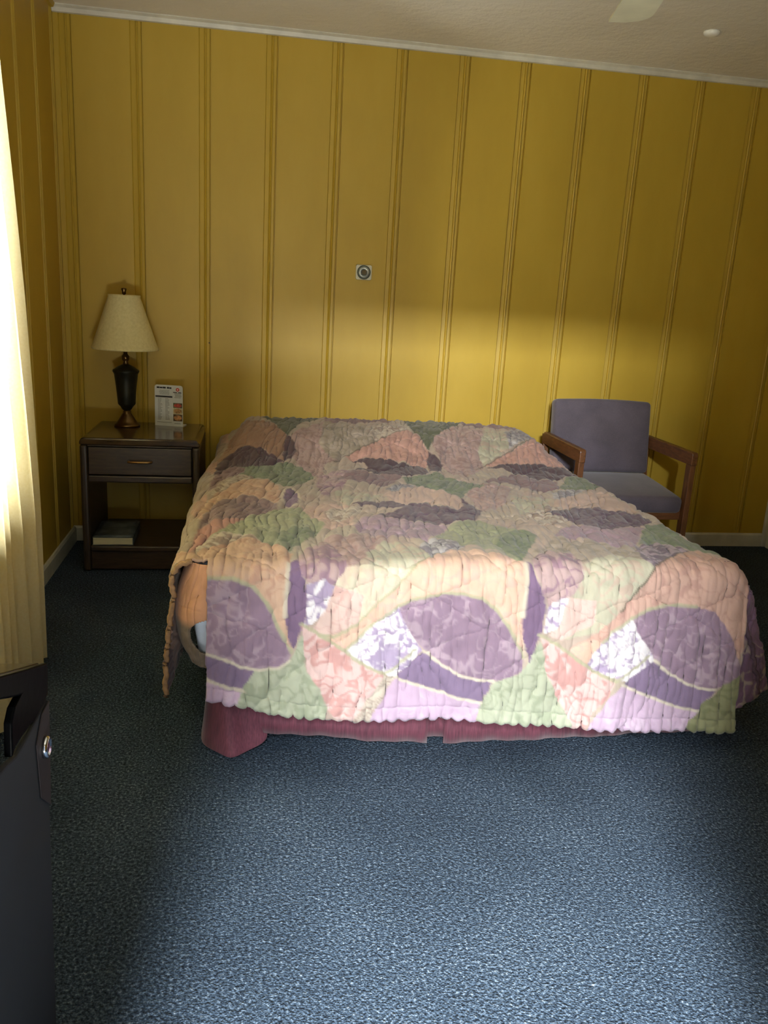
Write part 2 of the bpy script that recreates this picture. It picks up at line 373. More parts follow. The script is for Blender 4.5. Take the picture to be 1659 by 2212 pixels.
PATCHES = [
 ('rose', [(0.295,0.577),(0.375,0.426),(0.497,0.238),(0.699,0.436),(0.711,0.539),(0.554,0.694),(0.456,0.795),(0.413,1.119),(0.403,0.984),(0.348,0.797)]),
 ('rosegreen', [(0.497,0.238),(0.652,0.28),(0.713,0.53),(0.554,0.694),(0.501,0.74),(0.452,0.573)]),
 ('rose', [(0.97,0.522),(1.143,0.248),(1.278,0.28),(1.214,0.698),(1.015,0.99),(0.98,0.793)]),
 ('palegreen', [(1.304,0.272),(1.386,0.319),(1.339,0.559),(1.17,0.746),(1.17,0.615)]),
 ('rose', [(0.972,1.16),(1.112,1.061),(1.168,1.136),(1.059,1.43),(0.954,1.503)]),
 ('palegreen', [(0.46,1.192),(0.644,1.259),(0.572,1.4),(0.45,1.466)]),
 ('palegreen', [(1.133,1.251),(1.3,1.303),(1.241,1.414),(1.082,1.525)]),
 ('roseprint', [(0.426,0.956),(0.528,0.865),(0.562,0.906),(0.495,1.192),(0.413,1.335),(0.395,1.119)]),
 ('peachpale', [(0.324,1.466),(0.503,1.432),(0.481,1.694),(0.381,1.745),(0.332,1.585)]),
 ('rose', [(0.375,1.819),(0.491,1.795),(0.587,1.821),(0.542,1.934),(0.434,2.057),(0.385,2.019),(0.354,1.89)]),
 ('palegreen', [(0.552,1.868),(0.666,1.934),(0.666,2.001),(0.604,2.061),(0.485,2.05),(0.481,1.979)]),
 ('rosegreen', [(0.982,1.971),(1.117,1.801),(1.353,1.902),(1.312,2.019),(1.213,2.044),(1.105,2.026),(0.998,2.055)]),
 ('palegreen', [(1.067,2.062),(1.241,1.981),(1.335,2.042),(1.284,2.108),(1.23,2.177),(1.162,2.239),(1.051,2.265),(1.014,2.248),(1.031,2.165),(1.084,2.137)]),
 ('darkgreen', [(0.163,0.121),(0.23,0.222),(0.263,0.391),(0.309,0.52),(0.336,0.458),(0.381,0.321),(0.505,0.135),(0.369,0.113)]),
 ('tan', [(-0.015,0.678),(0.014,0.288),(0.057,0.125),(0.122,0.234),(0.216,0.25),(0.263,0.391),(0.297,0.486),(0.309,0.543),(0.287,0.637),(0.285,0.76),(0.261,0.71),(0.193,0.627),(0.134,0.607),(0.069,0.607),(0.038,0.656),(0.018,0.785)]),
 ('plum', [(0.309,0.51),(0.289,0.609),(0.283,0.736),(0.297,0.76),(0.33,0.7),(0.346,0.649),(0.338,0.583),(0.324,0.532)]),
 ('plum', [(-0.0,0.783),(0.016,0.69),(0.038,0.623),(0.077,0.591),(0.134,0.603),(0.181,0.623),(0.238,0.68),(0.287,0.76),(0.261,0.787),(0.179,0.801),(0.061,0.809),(0.008,0.998)]),
 ('greensage', [(0.061,0.809),(0.179,0.801),(0.297,0.771),(0.348,0.809),(0.407,0.99),(0.342,1.121),(0.303,1.176),(0.267,1.168),(0.22,1.069),(0.175,1.013),(0.128,0.97),(0.04,1.002)]),
 ('mauve', [(0.002,1.115),(0.018,0.958),(0.061,0.809),(0.12,0.813),(0.124,0.946),(0.075,0.986),(0.042,1.081),(0.022,1.206),(0.002,1.261)]),
 ('creamprint', [(0.01,1.295),(0.044,1.097),(0.091,0.978),(0.146,0.98),(0.187,1.037),(0.13,1.053),(0.087,1.121),(0.049,1.23),(0.024,1.319)]),
 ('peach', [(-0.017,1.503),(0.026,1.297),(0.049,1.216),(0.087,1.105),(0.138,1.045),(0.21,1.061),(0.252,1.16),(0.258,1.271),(0.25,1.422),(0.214,1.372),(0.159,1.317),(0.102,1.315),(0.053,1.351),(0.028,1.428),(0.002,1.543)]),
 ('greymauve', [(-0.009,1.727),(0.002,1.543),(0.028,1.428),(0.053,1.351),(0.104,1.315),(0.159,1.323),(0.214,1.378),(0.248,1.428),(0.24,1.509),(0.181,1.537),(0.142,1.597),(0.079,1.624),(0.016,1.686)]),
 ('cream', [(0.256,1.337),(0.273,1.22),(0.297,1.184),(0.326,1.226),(0.33,1.349),(0.316,1.454),(0.283,1.491),(0.261,1.428)]),
 ('deeppurple', [(0.265,1.337),(0.279,1.24),(0.297,1.212),(0.318,1.255),(0.322,1.349),(0.309,1.428),(0.283,1.472),(0.269,1.416)]),
 ('greensage2', [(0.032,1.84),(0.061,1.751),(0.093,1.666),(0.142,1.597),(0.163,1.571),(0.181,1.537),(0.238,1.515),(0.283,1.491),(0.314,1.491),(0.36,1.614),(0.387,1.694),(0.364,1.775),(0.324,1.842),(0.285,1.914),(0.271,1.961),(0.246,1.957),(0.22,1.912),(0.187,1.848),(0.159,1.809),(0.083,1.787)]),
 ('greensage', [(0.232,1.793),(0.295,1.718),(0.373,1.747),(0.324,1.842),(0.285,1.914),(0.271,1.961),(0.246,1.957)]),
 ('rosered', [(-0.017,1.989),(-0.009,1.727),(0.016,1.686),(0.053,1.626),(0.14,1.604),(0.093,1.67),(0.065,1.745),(0.034,1.829),(0.014,1.882),(-0.0,1.948)]),
 ('creamprint', [(-0.006,1.954),(0.02,1.874),(0.051,1.803),(0.083,1.777),(0.159,1.809),(0.169,1.842),(0.112,1.85),(0.061,1.882),(0.012,1.942)]),
 ('peach', [(-0.3,1.575),(-0.202,1.62),(-0.0,1.977),(0.024,1.926),(0.061,1.882),(0.112,1.85),(0.173,1.838),(0.232,1.912),(0.273,1.987),(0.257,2.048),(0.252,2.119),(0.252,2.172),(0.263,2.247),(0.272,2.287),(0.244,2.232),(0.212,2.161),(0.173,2.106),(0.117,2.079),(0.044,2.073),(0.007,2.086)]),
 ('mauvep', [(0.031,2.073),(0.049,2.072),(0.111,2.077),(0.161,2.097),(0.199,2.144),(0.232,2.212),(0.27,2.29),(0.266,2.312),(0.235,2.332),(0.184,2.336),(0.133,2.325),(0.082,2.298),(0.033,2.279)]),
 ('purple2', [(0.033,2.281),(0.082,2.299),(0.133,2.327),(0.168,2.336),(0.146,2.394),(0.097,2.38),(0.033,2.356)]),
 ('lavender', [(0.033,2.358),(0.097,2.38),(0.133,2.393),(0.126,2.438),(0.084,2.433),(0.033,2.422)]),
 ('sage', [(0.133,2.396),(0.168,2.336),(0.235,2.334),(0.268,2.314),(0.285,2.274),(0.303,2.227),(0.312,2.241),(0.305,2.321),(0.316,2.351),(0.352,2.405),(0.376,2.462),(0.368,2.504),(0.29,2.502),(0.122,2.445)]),
 ('deeppurple', [(0.261,2.037),(0.255,2.068),(0.25,2.132),(0.25,2.185),(0.259,2.239),(0.274,2.279),(0.285,2.261),(0.303,2.206),(0.312,2.148),(0.31,2.101),(0.296,2.068),(0.281,2.024)]),
 ('darkgreen', [(0.909,0.115),(1.127,0.113),(1.225,0.113),(1.088,0.333),(0.996,0.496),(0.947,0.607),(0.923,0.476),(0.896,0.375)]),
 ('creamprint', [(0.684,0.456),(0.797,0.226),(0.878,0.351),(0.888,0.409),(0.792,0.47),(0.711,0.539)]),
 ('tanpink', [(0.554,0.694),(0.648,0.601),(0.707,0.543),(0.792,0.466),(0.88,0.409),(0.913,0.472),(0.933,0.547),(0.943,0.615),(0.901,0.791),(0.858,0.789),(0.807,0.73),(0.707,0.708),(0.646,0.702),(0.572,0.72)]),
 ('plum', [(0.945,0.615),(0.964,0.672),(0.982,0.768),(0.931,0.879),(0.907,0.849),(0.911,0.728)]),
 ('plum', [(0.578,0.718),(0.676,0.702),(0.766,0.724),(0.831,0.768),(0.894,0.791),(0.894,0.873),(0.862,0.924),(0.768,0.958),(0.693,0.94),(0.642,0.892),(0.574,0.879),(0.644,0.797),(0.629,0.754)]),
 ('mauve', [(0.485,1.021),(0.574,0.879),(0.693,0.94),(0.768,0.958),(0.703,1.113),(0.66,1.154),(0.595,1.097),(0.491,1.053)]),
 ('greensage', [(0.758,0.992),(0.862,0.924),(0.933,0.869),(0.954,0.956),(1.002,1.037),(1.07,1.117),(0.98,1.202),(0.925,1.317),(0.882,1.226),(0.821,1.172),(0.762,1.097)]),
 ('greyprint', [(0.658,1.198),(0.731,1.079),(0.782,1.136),(0.725,1.222),(0.678,1.269)]),
 ('peachpale', [(0.638,1.281),(0.75,1.164),(0.839,1.172),(0.894,1.255),(0.919,1.343),(0.901,1.458),(0.839,1.416),(0.744,1.388),(0.644,1.376)]),
 ('creamprint', [(0.397,1.527),(0.521,1.414),(0.558,1.45),(0.503,1.571),(0.415,1.668)]),
 ('purple3', [(0.501,1.446),(0.556,1.4),(0.66,1.38),(0.742,1.396),(0.819,1.432),(0.854,1.466),(0.901,1.444),(0.927,1.303),(0.943,1.378),(0.958,1.493),(0.911,1.602),(0.854,1.634),(0.807,1.664),(0.748,1.684),(0.695,1.64),(0.664,1.636),(0.621,1.612),(0.566,1.587),(0.634,1.535),(0.676,1.483),(0.564,1.462)]),
 ('mauvel', [(0.477,1.704),(0.511,1.628),(0.566,1.587),(0.621,1.616),(0.664,1.636),(0.748,1.684),(0.799,1.676),(0.731,1.793),(0.678,1.872),(0.64,1.852),(0.587,1.821),(0.544,1.821),(0.485,1.777)]),
 ('greyprint', [(0.646,1.928),(0.697,1.854),(0.766,1.84),(0.817,1.886),(0.764,1.934),(0.709,1.993),(0.666,2.003)]),
 ('greensage2', [(0.715,1.823),(0.79,1.702),(0.852,1.64),(0.909,1.608),(0.954,1.676),(1.017,1.729),(1.049,1.803),(1.021,1.878),(0.974,1.952),(0.932,2.035),(0.908,2.024),(0.872,1.957),(0.813,1.914),(0.768,1.86)]),
 ('greensage', [(0.933,1.787),(1.017,1.729),(1.049,1.803),(1.021,1.878),(0.974,1.952),(0.932,2.035),(0.909,1.975),(0.894,1.906)]),
 ('mauve', [(1.2,0.113),(1.483,0.119),(1.488,0.361),(1.435,0.317),(1.347,0.206),(1.198,0.22)]),
 ('mauve', [(0.507,0.113),(0.884,0.113),(0.825,0.192),(0.634,0.232),(0.497,0.248)]),
 ('greyprint', [(1.361,0.385),(1.488,0.22),(1.512,0.413),(1.43,0.482),(1.337,0.569)]),
 ('tanpink', [(1.17,0.746),(1.298,0.627),(1.42,0.514),(1.514,0.418),(1.551,0.49),(1.585,0.593),(1.596,0.724),(1.52,0.702),(1.404,0.716),(1.294,0.718),(1.2,0.75)]),
 ('plum', [(1.174,0.768),(1.271,0.724),(1.404,0.716),(1.567,0.698),(1.598,0.775),(1.512,0.873),(1.432,0.944),(1.359,0.948),(1.29,0.873),(1.263,0.825),(1.245,0.783)]),
 ('mauve', [(1.092,1.031),(1.192,0.924),(1.263,0.859),(1.355,0.958),(1.43,0.96),(1.39,1.103),(1.331,1.168),(1.253,1.17),(1.172,1.061)]),
 ('greensage', [(1.396,1.085),(1.514,0.865),(1.598,0.785),(1.598,0.912),(1.598,1.041),(1.459,1.138),(1.398,1.117)]),
 ('greyprint', [(1.316,1.206),(1.437,1.093),(1.496,1.121),(1.371,1.263),(1.298,1.309)]),
 ('peachpale', [(1.271,1.355),(1.41,1.212),(1.551,1.134),(1.583,1.303),(1.573,1.48),(1.5,1.444),(1.39,1.402),(1.251,1.436)]),
 ('creamprint', [(1.094,1.539),(1.223,1.416),(1.284,1.42),(1.188,1.515),(1.245,1.569),(1.168,1.662),(1.11,1.64)]),
 ('purple3', [(1.186,1.495),(1.329,1.42),(1.449,1.394),(1.532,1.452),(1.567,1.567),(1.496,1.64),(1.412,1.672),(1.335,1.696),(1.267,1.66),(1.251,1.573),(1.212,1.541)]),
 ('mauvel', [(1.108,1.801),(1.182,1.69),(1.239,1.65),(1.335,1.696),(1.492,1.656),(1.414,1.775),(1.339,1.894),(1.276,1.868),(1.194,1.803)]),
 ('greensage', [(1.41,1.789),(1.512,1.626),(1.598,1.593),(1.598,1.761),(1.598,1.854),(1.598,1.963),(1.512,1.898),(1.461,1.844),(1.377,1.852)]),
 ('purpleprint', [(1.343,1.884),(1.42,1.829),(1.483,1.862),(1.512,1.912),(1.394,2.019),(1.335,2.053),(1.308,2.02)]),
 ('roseprint', [(0.281,2.022),(0.326,1.916),(0.395,1.89),(0.423,2.05),(0.385,2.097),(0.316,2.097),(0.296,2.068)]),
 ('creamgreen', [(0.385,2.097),(0.423,2.05),(0.485,2.046),(0.607,2.061),(0.551,2.113),(0.476,2.194),(0.451,2.21),(0.467,2.135)]),
 ('whiteprint', [(0.31,2.097),(0.356,2.082),(0.385,2.103),(0.365,2.175),(0.325,2.21),(0.303,2.214),(0.312,2.148)]),
 ('pinkprint2', [(0.385,2.101),(0.467,2.13),(0.452,2.21),(0.367,2.245),(0.328,2.225),(0.359,2.175)]),
 ('peachcream', [(0.451,2.212),(0.551,2.113),(0.609,2.059),(0.689,1.991),(0.756,1.942),(0.815,1.959),(0.872,2.003),(0.934,2.037),(0.936,2.09),(0.932,2.192),(0.943,2.303),(0.918,2.268),(0.887,2.219),(0.85,2.172),(0.806,2.139),(0.752,2.126),(0.699,2.126),(0.62,2.141),(0.567,2.161),(0.491,2.219),(0.421,2.287),(0.361,2.25)]),
 ('whiteprint', [(0.42,2.287),(0.491,2.219),(0.555,2.165),(0.571,2.168),(0.582,2.201),(0.606,2.243),(0.644,2.296),(0.609,2.334),(0.571,2.372),(0.536,2.362),(0.454,2.321)]),
 ('pinkprint', [(0.296,2.208),(0.319,2.219),(0.361,2.25),(0.421,2.289),(0.462,2.325),(0.536,2.365),(0.518,2.405),(0.485,2.438),(0.451,2.506),(0.414,2.506),(0.374,2.46),(0.352,2.405),(0.317,2.351),(0.305,2.281)]),
 ('mauvep', [(0.567,2.161),(0.62,2.141),(0.699,2.126),(0.752,2.126),(0.806,2.139),(0.85,2.172),(0.887,2.219),(0.918,2.268),(0.943,2.318),(0.938,2.354),(0.903,2.372),(0.856,2.387),(0.806,2.38),(0.753,2.369),(0.697,2.334),(0.655,2.299),(0.633,2.278),(0.606,2.243),(0.582,2.201)]),
 ('purple2', [(0.569,2.376),(0.609,2.334),(0.648,2.299),(0.697,2.336),(0.753,2.369),(0.808,2.383),(0.852,2.387),(0.819,2.451),(0.757,2.44),(0.662,2.407)]),
 ('lavender', [(0.496,2.509),(0.52,2.455),(0.54,2.422),(0.569,2.378),(0.635,2.403),(0.757,2.442),(0.819,2.453),(0.806,2.513)]),
 ('creamprint', [(0.451,2.506),(0.485,2.44),(0.536,2.367),(0.566,2.378),(0.536,2.422),(0.516,2.458),(0.498,2.509)]),
 ('sage', [(0.806,2.52),(0.819,2.453),(0.854,2.389),(0.93,2.362),(0.95,2.338),(0.969,2.301),(0.989,2.268),(1.016,2.36),(1.049,2.431),(1.113,2.531),(0.914,2.529)]),
 ('deeppurple', [(0.939,2.039),(0.952,2.044),(0.963,2.077),(0.987,2.124),(0.996,2.172),(0.992,2.234),(0.972,2.298),(0.958,2.334),(0.939,2.261),(0.932,2.192),(0.934,2.124)]),
 ('roseprint', [(0.954,2.035),(1.027,1.946),(1.117,1.942),(1.111,2.068),(1.084,2.126),(1.029,2.157),(1.0,2.165),(0.983,2.11)]),
 ('whiteprint', [(1.0,2.168),(1.036,2.144),(1.071,2.137),(1.067,2.185),(1.029,2.234),(0.996,2.245),(1.0,2.192)]),
 ('pinkprint2', [(1.067,2.137),(1.147,2.143),(1.153,2.212),(1.051,2.265),(1.009,2.25),(1.042,2.221)]),
 ('peachdim', [(1.155,2.243),(1.231,2.179),(1.284,2.108),(1.337,2.044),(1.447,1.961),(1.524,1.904),(1.583,1.993),(1.635,2.024),(1.638,2.068),(1.638,2.175),(1.638,2.287),(1.622,2.323),(1.602,2.272),(1.571,2.216),(1.529,2.174),(1.467,2.159),(1.394,2.157),(1.319,2.17),(1.264,2.196),(1.178,2.27),(1.133,2.334),(1.074,2.29)]),
 ('peachcream', [(1.078,2.292),(1.142,2.256),(1.177,2.272),(1.135,2.332),(1.118,2.323)]),
 ('whiteprint', [(1.133,2.334),(1.178,2.268),(1.24,2.214),(1.264,2.197),(1.29,2.241),(1.326,2.287),(1.355,2.331),(1.312,2.358),(1.268,2.394),(1.217,2.378),(1.164,2.358)]),
 ('pinkprint', [(0.985,2.248),(1.038,2.276),(1.118,2.331),(1.171,2.365),(1.233,2.393),(1.209,2.438),(1.166,2.482),(1.144,2.538),(1.111,2.538),(1.049,2.431),(1.016,2.36)]),
 ('mauvep', [(1.264,2.194),(1.319,2.17),(1.394,2.157),(1.467,2.159),(1.529,2.174),(1.571,2.216),(1.602,2.272),(1.624,2.331),(1.64,2.345),(1.64,2.369),(1.582,2.403),(1.554,2.416),(1.509,2.416),(1.465,2.402),(1.401,2.369),(1.357,2.331),(1.324,2.287),(1.29,2.243)]),
 ('purple2', [(1.253,2.403),(1.308,2.358),(1.355,2.331),(1.405,2.371),(1.465,2.403),(1.51,2.418),(1.556,2.416),(1.531,2.453),(1.51,2.487),(1.428,2.473),(1.348,2.442)]),
 ('lavender', [(1.144,2.542),(1.209,2.445),(1.253,2.405),(1.348,2.444),(1.428,2.476),(1.51,2.491),(1.487,2.527),(1.483,2.573),(1.171,2.553)]),
 ('olive', [(1.483,2.573),(1.487,2.527),(1.529,2.455),(1.582,2.403),(1.64,2.369),(1.64,2.343),(1.64,2.564)]),
]
SEAMS = [
 ('seamdark', 0.004, [(0.499,0.754),(0.556,0.688),(0.648,0.597),(0.711,0.539),(0.795,0.458),(0.884,0.403)]),
 ('seamdark', 0.004, [(1.125,0.797),(1.182,0.738),(1.3,0.621),(1.422,0.504),(1.516,0.42)]),
 ('seamdark', 0.004, [(1.23,2.177),(1.282,2.104),(1.337,2.044),(1.394,2.005),(1.512,1.912)]),
 ('seamgreen', 0.005, [(0.451,2.212),(0.551,2.112),(0.607,2.059),(0.674,1.995),(0.711,1.987)]),
 ('seamdark', 0.003, [(1.231,1.491),(1.331,1.416),(1.463,1.315)]),
 ('seamcream', 0.006, [(0.033,2.279),(0.082,2.298),(0.133,2.325),(0.184,2.336),(0.235,2.334),(0.268,2.314)]),
 ('seamcream', 0.006, [(0.033,2.356),(0.097,2.38),(0.146,2.396)]),
 ('seamcream', 0.006, [(0.648,2.298),(0.697,2.336),(0.753,2.369),(0.806,2.382),(0.856,2.387)]),
 ('seamcream', 0.006, [(0.569,2.376),(0.635,2.403),(0.757,2.44),(0.819,2.451)]),
 ('seamcream', 0.006, [(1.355,2.329),(1.401,2.369),(1.465,2.402),(1.509,2.416),(1.556,2.416)]),
 ('seamcream', 0.006, [(1.253,2.403),(1.348,2.444),(1.428,2.475),(1.51,2.489)]),
 ('seamgreen', 0.007, [(0.031,2.073),(0.111,2.077),(0.161,2.097),(0.199,2.144),(0.232,2.212),(0.27,2.29)]),
 ('seamgreen', 0.007, [(0.421,2.287),(0.491,2.219),(0.567,2.161),(0.62,2.141),(0.699,2.126),(0.752,2.126),(0.806,2.139),(0.85,2.172),(0.887,2.219),(0.943,2.318)]),
 ('seamgreen', 0.007, [(0.296,2.208),(0.361,2.25),(0.421,2.289),(0.462,2.325),(0.536,2.365)]),
 ('seamgreen', 0.006, [(0.536,2.365),(0.589,2.325),(0.622,2.292)]),
 ('seamgreen', 0.007, [(0.985,2.248),(1.038,2.276),(1.118,2.331),(1.171,2.363),(1.233,2.393)]),
 ('seamgreen', 0.006, [(1.233,2.393),(1.292,2.349),(1.332,2.314)]),
 ('seamgreen', 0.007, [(1.178,2.268),(1.264,2.196),(1.319,2.17),(1.394,2.157),(1.467,2.159)]),
 ('seamgreen', 0.006, [(0.348,2.241),(0.387,2.248),(0.451,2.212)]),
 ('seamcream', 0.008, [(0.25,2.185),(0.252,2.119),(0.257,2.042)]),
 ('seamcream', 0.008, [(0.932,2.192),(0.934,2.124),(0.938,2.044)]),
]
# ------------------------------------------------------------------ bed
BX0, BX1, BYF, BYH = 0.757, 2.335, -2.044, -0.075
M_sheet = flat('pale_blue_white_sheet', (226, 238, 250), 0.8, var=0.02, scale=30)
M_ticking = flat('mattress_ticking', (214, 210, 200), 0.85, var=0.05)
M_steel = flat('dark_steel_frame', (40, 38, 38), 0.4, 0.8)
bed = thing('bed', ((BX0 + BX1) / 2, (BYF + BYH) / 2, 0), 'queen bed with blue white fitted sheet showing at the open corner of the patchwork bedspread', 'bed')
def loc(o, p): return (p[0] - o.location.x, p[1] - o.location.y, p[2] - o.location.z)
def cbox(par, x0, x1, y0, y1, z0, z1, bev=0.0, seg=2, bm=None):
    bm = bm or BM(); L = par.location
    return box(bm, x0 - L.x, x1 - L.x, y0 - L.y, y1 - L.y, z0 - L.z, z1 - L.z, bev, seg)
obj('box_spring', cbox(bed, BX0 + 0.055, BX1 - 0.03, BYF + 0.03, BYH, 0.16, 0.245, 0.03, 3), M_ticking, bed, True)
obj('mattress', cbox(bed, BX0 + 0.012, BX1 - 0.012, BYF + 0.012, BYH - 0.01, 0.345, 0.520, 0.04, 4), M_ticking, bed, True)
bm = cbox(bed, BX0, BX1, BYF, BYH, 0.262, 0.530, 0.028, 4)
for v in bm.verts:      # the sheet is pulled loose at the left foot corner
    if v.co.x < 0 and v.co.y < 0 and v.co.z > 0.4: v.co.x -= 0.032
obj('fitted_sheet', bm, M_sheet, bed, True)['label'] = 'pale blue white fitted sheet'
obj('bed_frame', cbox(bed, BX0 + 0.02, BX1 - 0.02, BYF + 0.02, BYH, 0.12, 0.16), M_steel, bed)
for (lx, ly) in ((BX0 + 0.2, BYF + 0.25), (BX1 - 0.2, BYF + 0.25), (BX0 + 0.2, BYH - 0.2), (BX1 - 0.2, BYH - 0.2)):
    bm = BM(); lathe(bm, [(0.02, 0), (0.02, 0.02), (0.014, 0.03), (0.014, 0.125)], 14, ctr=(lx - bed.location.x, ly - bed.location.y))
    obj('leg', bm, M_steel, bed, True)

# ------------------------------------------------------------------ patchwork bedspread
PAL = {'rose': (184, 152, 142), 'rosegreen': (176, 160, 138), 'palegreen': (186, 184, 150), 'roseprint': (188, 156, 150), 'peachpale': (206, 172, 148),
       'darkgreen': (98, 104, 74), 'tan': (170, 126, 92), 'tanpink': (206, 152, 130), 'plum': (92, 68, 78), 'greensage': (126, 140, 104), 'greensage2': (160, 166, 122),  # plum carries the dim light of the head rows in its colour
       'mauve': (140, 108, 112), 'mauvel': (162, 132, 146), 'creamprint': (204, 190, 164), 'peach': (212, 170, 130), 'greymauve': (140, 112, 112), 'cream': (214, 200, 168),
       'deeppurple': (124, 94, 130), 'purple2': (130, 106, 142), 'purple3': (112, 90, 104), 'rosered': (182, 124, 112), 'mauvep': (146, 116, 140), 'lavender': (192, 160, 188),
       'sage': (176, 186, 150), 'olive': (142, 146, 92), 'greyprint': (184, 180, 176), 'purpleprint': (170, 150, 160), 'whiteprint': (228, 224, 222), 'pinkprint': (222, 184, 172),
       'pinkprint2': (218, 184, 166), 'creamgreen': (214, 206, 168), 'peachcream': (226, 182, 146), 'peachdim': (208, 162, 136),
       'seamdark': (92, 84, 64), 'seamgreen': (176, 176, 130), 'seamcream': (214, 204, 170)}
PRINT = {'whiteprint': ((146, 118, 168), 0.80), 'pinkprint': ((206, 138, 126), 0.80), 'pinkprint2': ((208, 160, 146), 0.84), 'roseprint': ((150, 110, 134), 0.80), 'creamprint': ((142, 114, 100), 0.80),
         'greyprint': ((120, 112, 124), 0.76), 'purpleprint': ((92, 76, 98), 0.74), 'mauvep': ((176, 150, 164), 0.86), 'mauvel': ((182, 154, 164), 0.88), 'lavender': ((204, 178, 200), 0.88),
         'tanpink': ((186, 132, 112), 0.86), 'peach': ((198, 146, 112), 0.88), 'peachdim': ((190, 140, 120), 0.86), 'peachcream': ((216, 172, 148), 0.86), 'sage': ((152, 166, 128), 0.84), 'rose': ((160, 124, 118), 0.84),
         'greymauve': ((122, 96, 100), 0.86), 'greensage2': ((138, 148, 108), 0.86), 'greensage': ((104, 120, 92), 0.86), 'creamgreen': ((216, 188, 160), 0.86), 'purple3': ((94, 72, 92), 0.84),
         'palegreen': ((196, 168, 142), 0.86), 'olive': ((122, 128, 76), 0.84), 'rosegreen': ((150, 138, 112), 0.84)}
STEP = 0.0042
def inside(poly, x, y):
    c = np.zeros(x.shape, bool); n = len(poly); j = n - 1
    for i in range(n):
        xi, yi = poly[i]; xj, yj = poly[j]
        if yi != yj:
            c ^= ((yi > y) != (yj > y)) & (x < (xj - xi) * (y - yi) / (yj - yi) + xi)
        j = i
    return c
def cloth_colour(u, v):
    """average of four samples, so that edges of the print are smooth"""
    e = STEP * 0.25
    return sum(print_at(u + a * e, v + b * e) for a, b in ((-1, -1), (1, -1), (-1, 1), (1, 1))) / 4.0
def print_at(u, v):
    """printed patchwork in cloth coordinates -> linear rgb"""
    uu = u + 0.008 * (fbm(u * 14, v * 14, 3) - 0.5); vv = v + 0.008 * (fbm(u * 14, v * 14, 9) - 0.5)
    n1 = fbm(u * 9, v * 9, 5, 4)[..., None]
    def L(c): return np.array(lin(c))
    base = L((190, 158, 140)) * (1 - n1) + L((178, 168, 136)) * n1
    # outside the traced part the same three families of patches go on as rings of arcs
    cu, cv = np.mod(u + 0.1, 0.69) - 0.345, np.mod(v + 0.2, 0.66) - 0.33
    rr = np.hypot(cu, cv)
    base = np.where((rr < 0.2)[..., None], L(PAL['mauve']), base)
    base = np.where(((rr > 0.2) & (rr < 0.29))[..., None], L(PAL['peachdim']), base)
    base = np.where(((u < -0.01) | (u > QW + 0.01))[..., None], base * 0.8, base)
    side = (u < 0.0) | (u > QW)
    inner = ~side
    base = np.where(((u > QT + 0.04) & (v > 1.55))[..., None], L((112, 88, 104)) * (0.8 + 0.4 * n1), base)
    base = np.where(inner[..., None], L((190, 160, 142)) * (1 - n1) + L((180, 172, 142)) * n1, base)
    kind = np.full(u.shape, -1, int); names = []
    for i, (c, poly) in enumerate(PATCHES):
        p = np.array(poly); b0, b1 = p.min(0) - 0.02, p.max(0) + 0.02
        m = (uu > b0[0]) & (uu < b1[0]) & (vv > b0[1]) & (vv < b1[1])
        if m.any():
            idx = np.nonzero(m); ins = inside(poly, uu[idx], vv[idx])
            kind[idx[0][ins], idx[1][ins]] = i
        names.append(c)
    out = base.copy()
    w1 = fbm(u * 46 + 3 * fbm(u * 25, v * 25, 21), v * 46 + 3 * fbm(u * 25, v * 25, 22), 31, 2)
    w2 = fbm(u * 34 + 2.5 * fbm(u * 16, v * 16, 41), v * 34 + 2.5 * fbm(u * 16, v * 16, 42), 51, 2)
    big = fbm(u * 13, v * 13, 61, 2)
    w1 = (1 - np.abs(2 * w1 - 1)) * 0.8 + 0.32 * big; w2 = (1 - np.abs(2 * w2 - 1)) * 0.8 + 0.32 * big
    for c in set(names):
        m = np.isin(kind, [i for i, k in enumerate(names) if k == c])
        if not m.any(): continue
        col = np.broadcast_to(L(PAL[c]), (m.sum(), 3)).copy()
        if c in PRINT:
            pc, th = PRINT[c]; w = (w1 if c in ('whiteprint', 'greyprint', 'purpleprint', 'creamprint') else w2)[m]
            k = 0.8 * sstep(th - 0.05, th + 0.06, w)[:, None]
            col = col * (1 - k) + L(pc) * k
        out[m] = col
    mott = (0.84 + 0.32 * fbm(u * 22, v * 22, 77, 3))[..., None]
    out = out * mott
    for c, wd, pl in SEAMS:
        for (ax, ay), (bx, by) in zip(pl[:-1], pl[1:]):
            d2 = (bx - ax) ** 2 + (by - ay) ** 2
            if d2 < 1e-9: continue
            m = (u > min(ax, bx) - 0.02) & (u < max(ax, bx) + 0.02) & (v > min(ay, by) - 0.02) & (v < max(ay, by) + 0.02)
            if not m.any(): continue
            t = np.clip(((u[m] - ax) * (bx - ax) + (v[m] - ay) * (by - ay)) / d2, 0, 1)
            d = np.hypot(u[m] - ax - t * (bx - ax), v[m] - ay - t * (by - ay))
            k = (1 - sstep(wd * 0.45, wd * 0.95, d))[:, None] * 0.85
            out[m] = out[m] * (1 - k) + L(PAL[c]) * k
    g = out.mean(-1, keepdims=True) * np.array([1.05, 0.96, 1.0])
    return np.clip((out * 0.70 + g * 0.30) * 0.80, 0, 1)
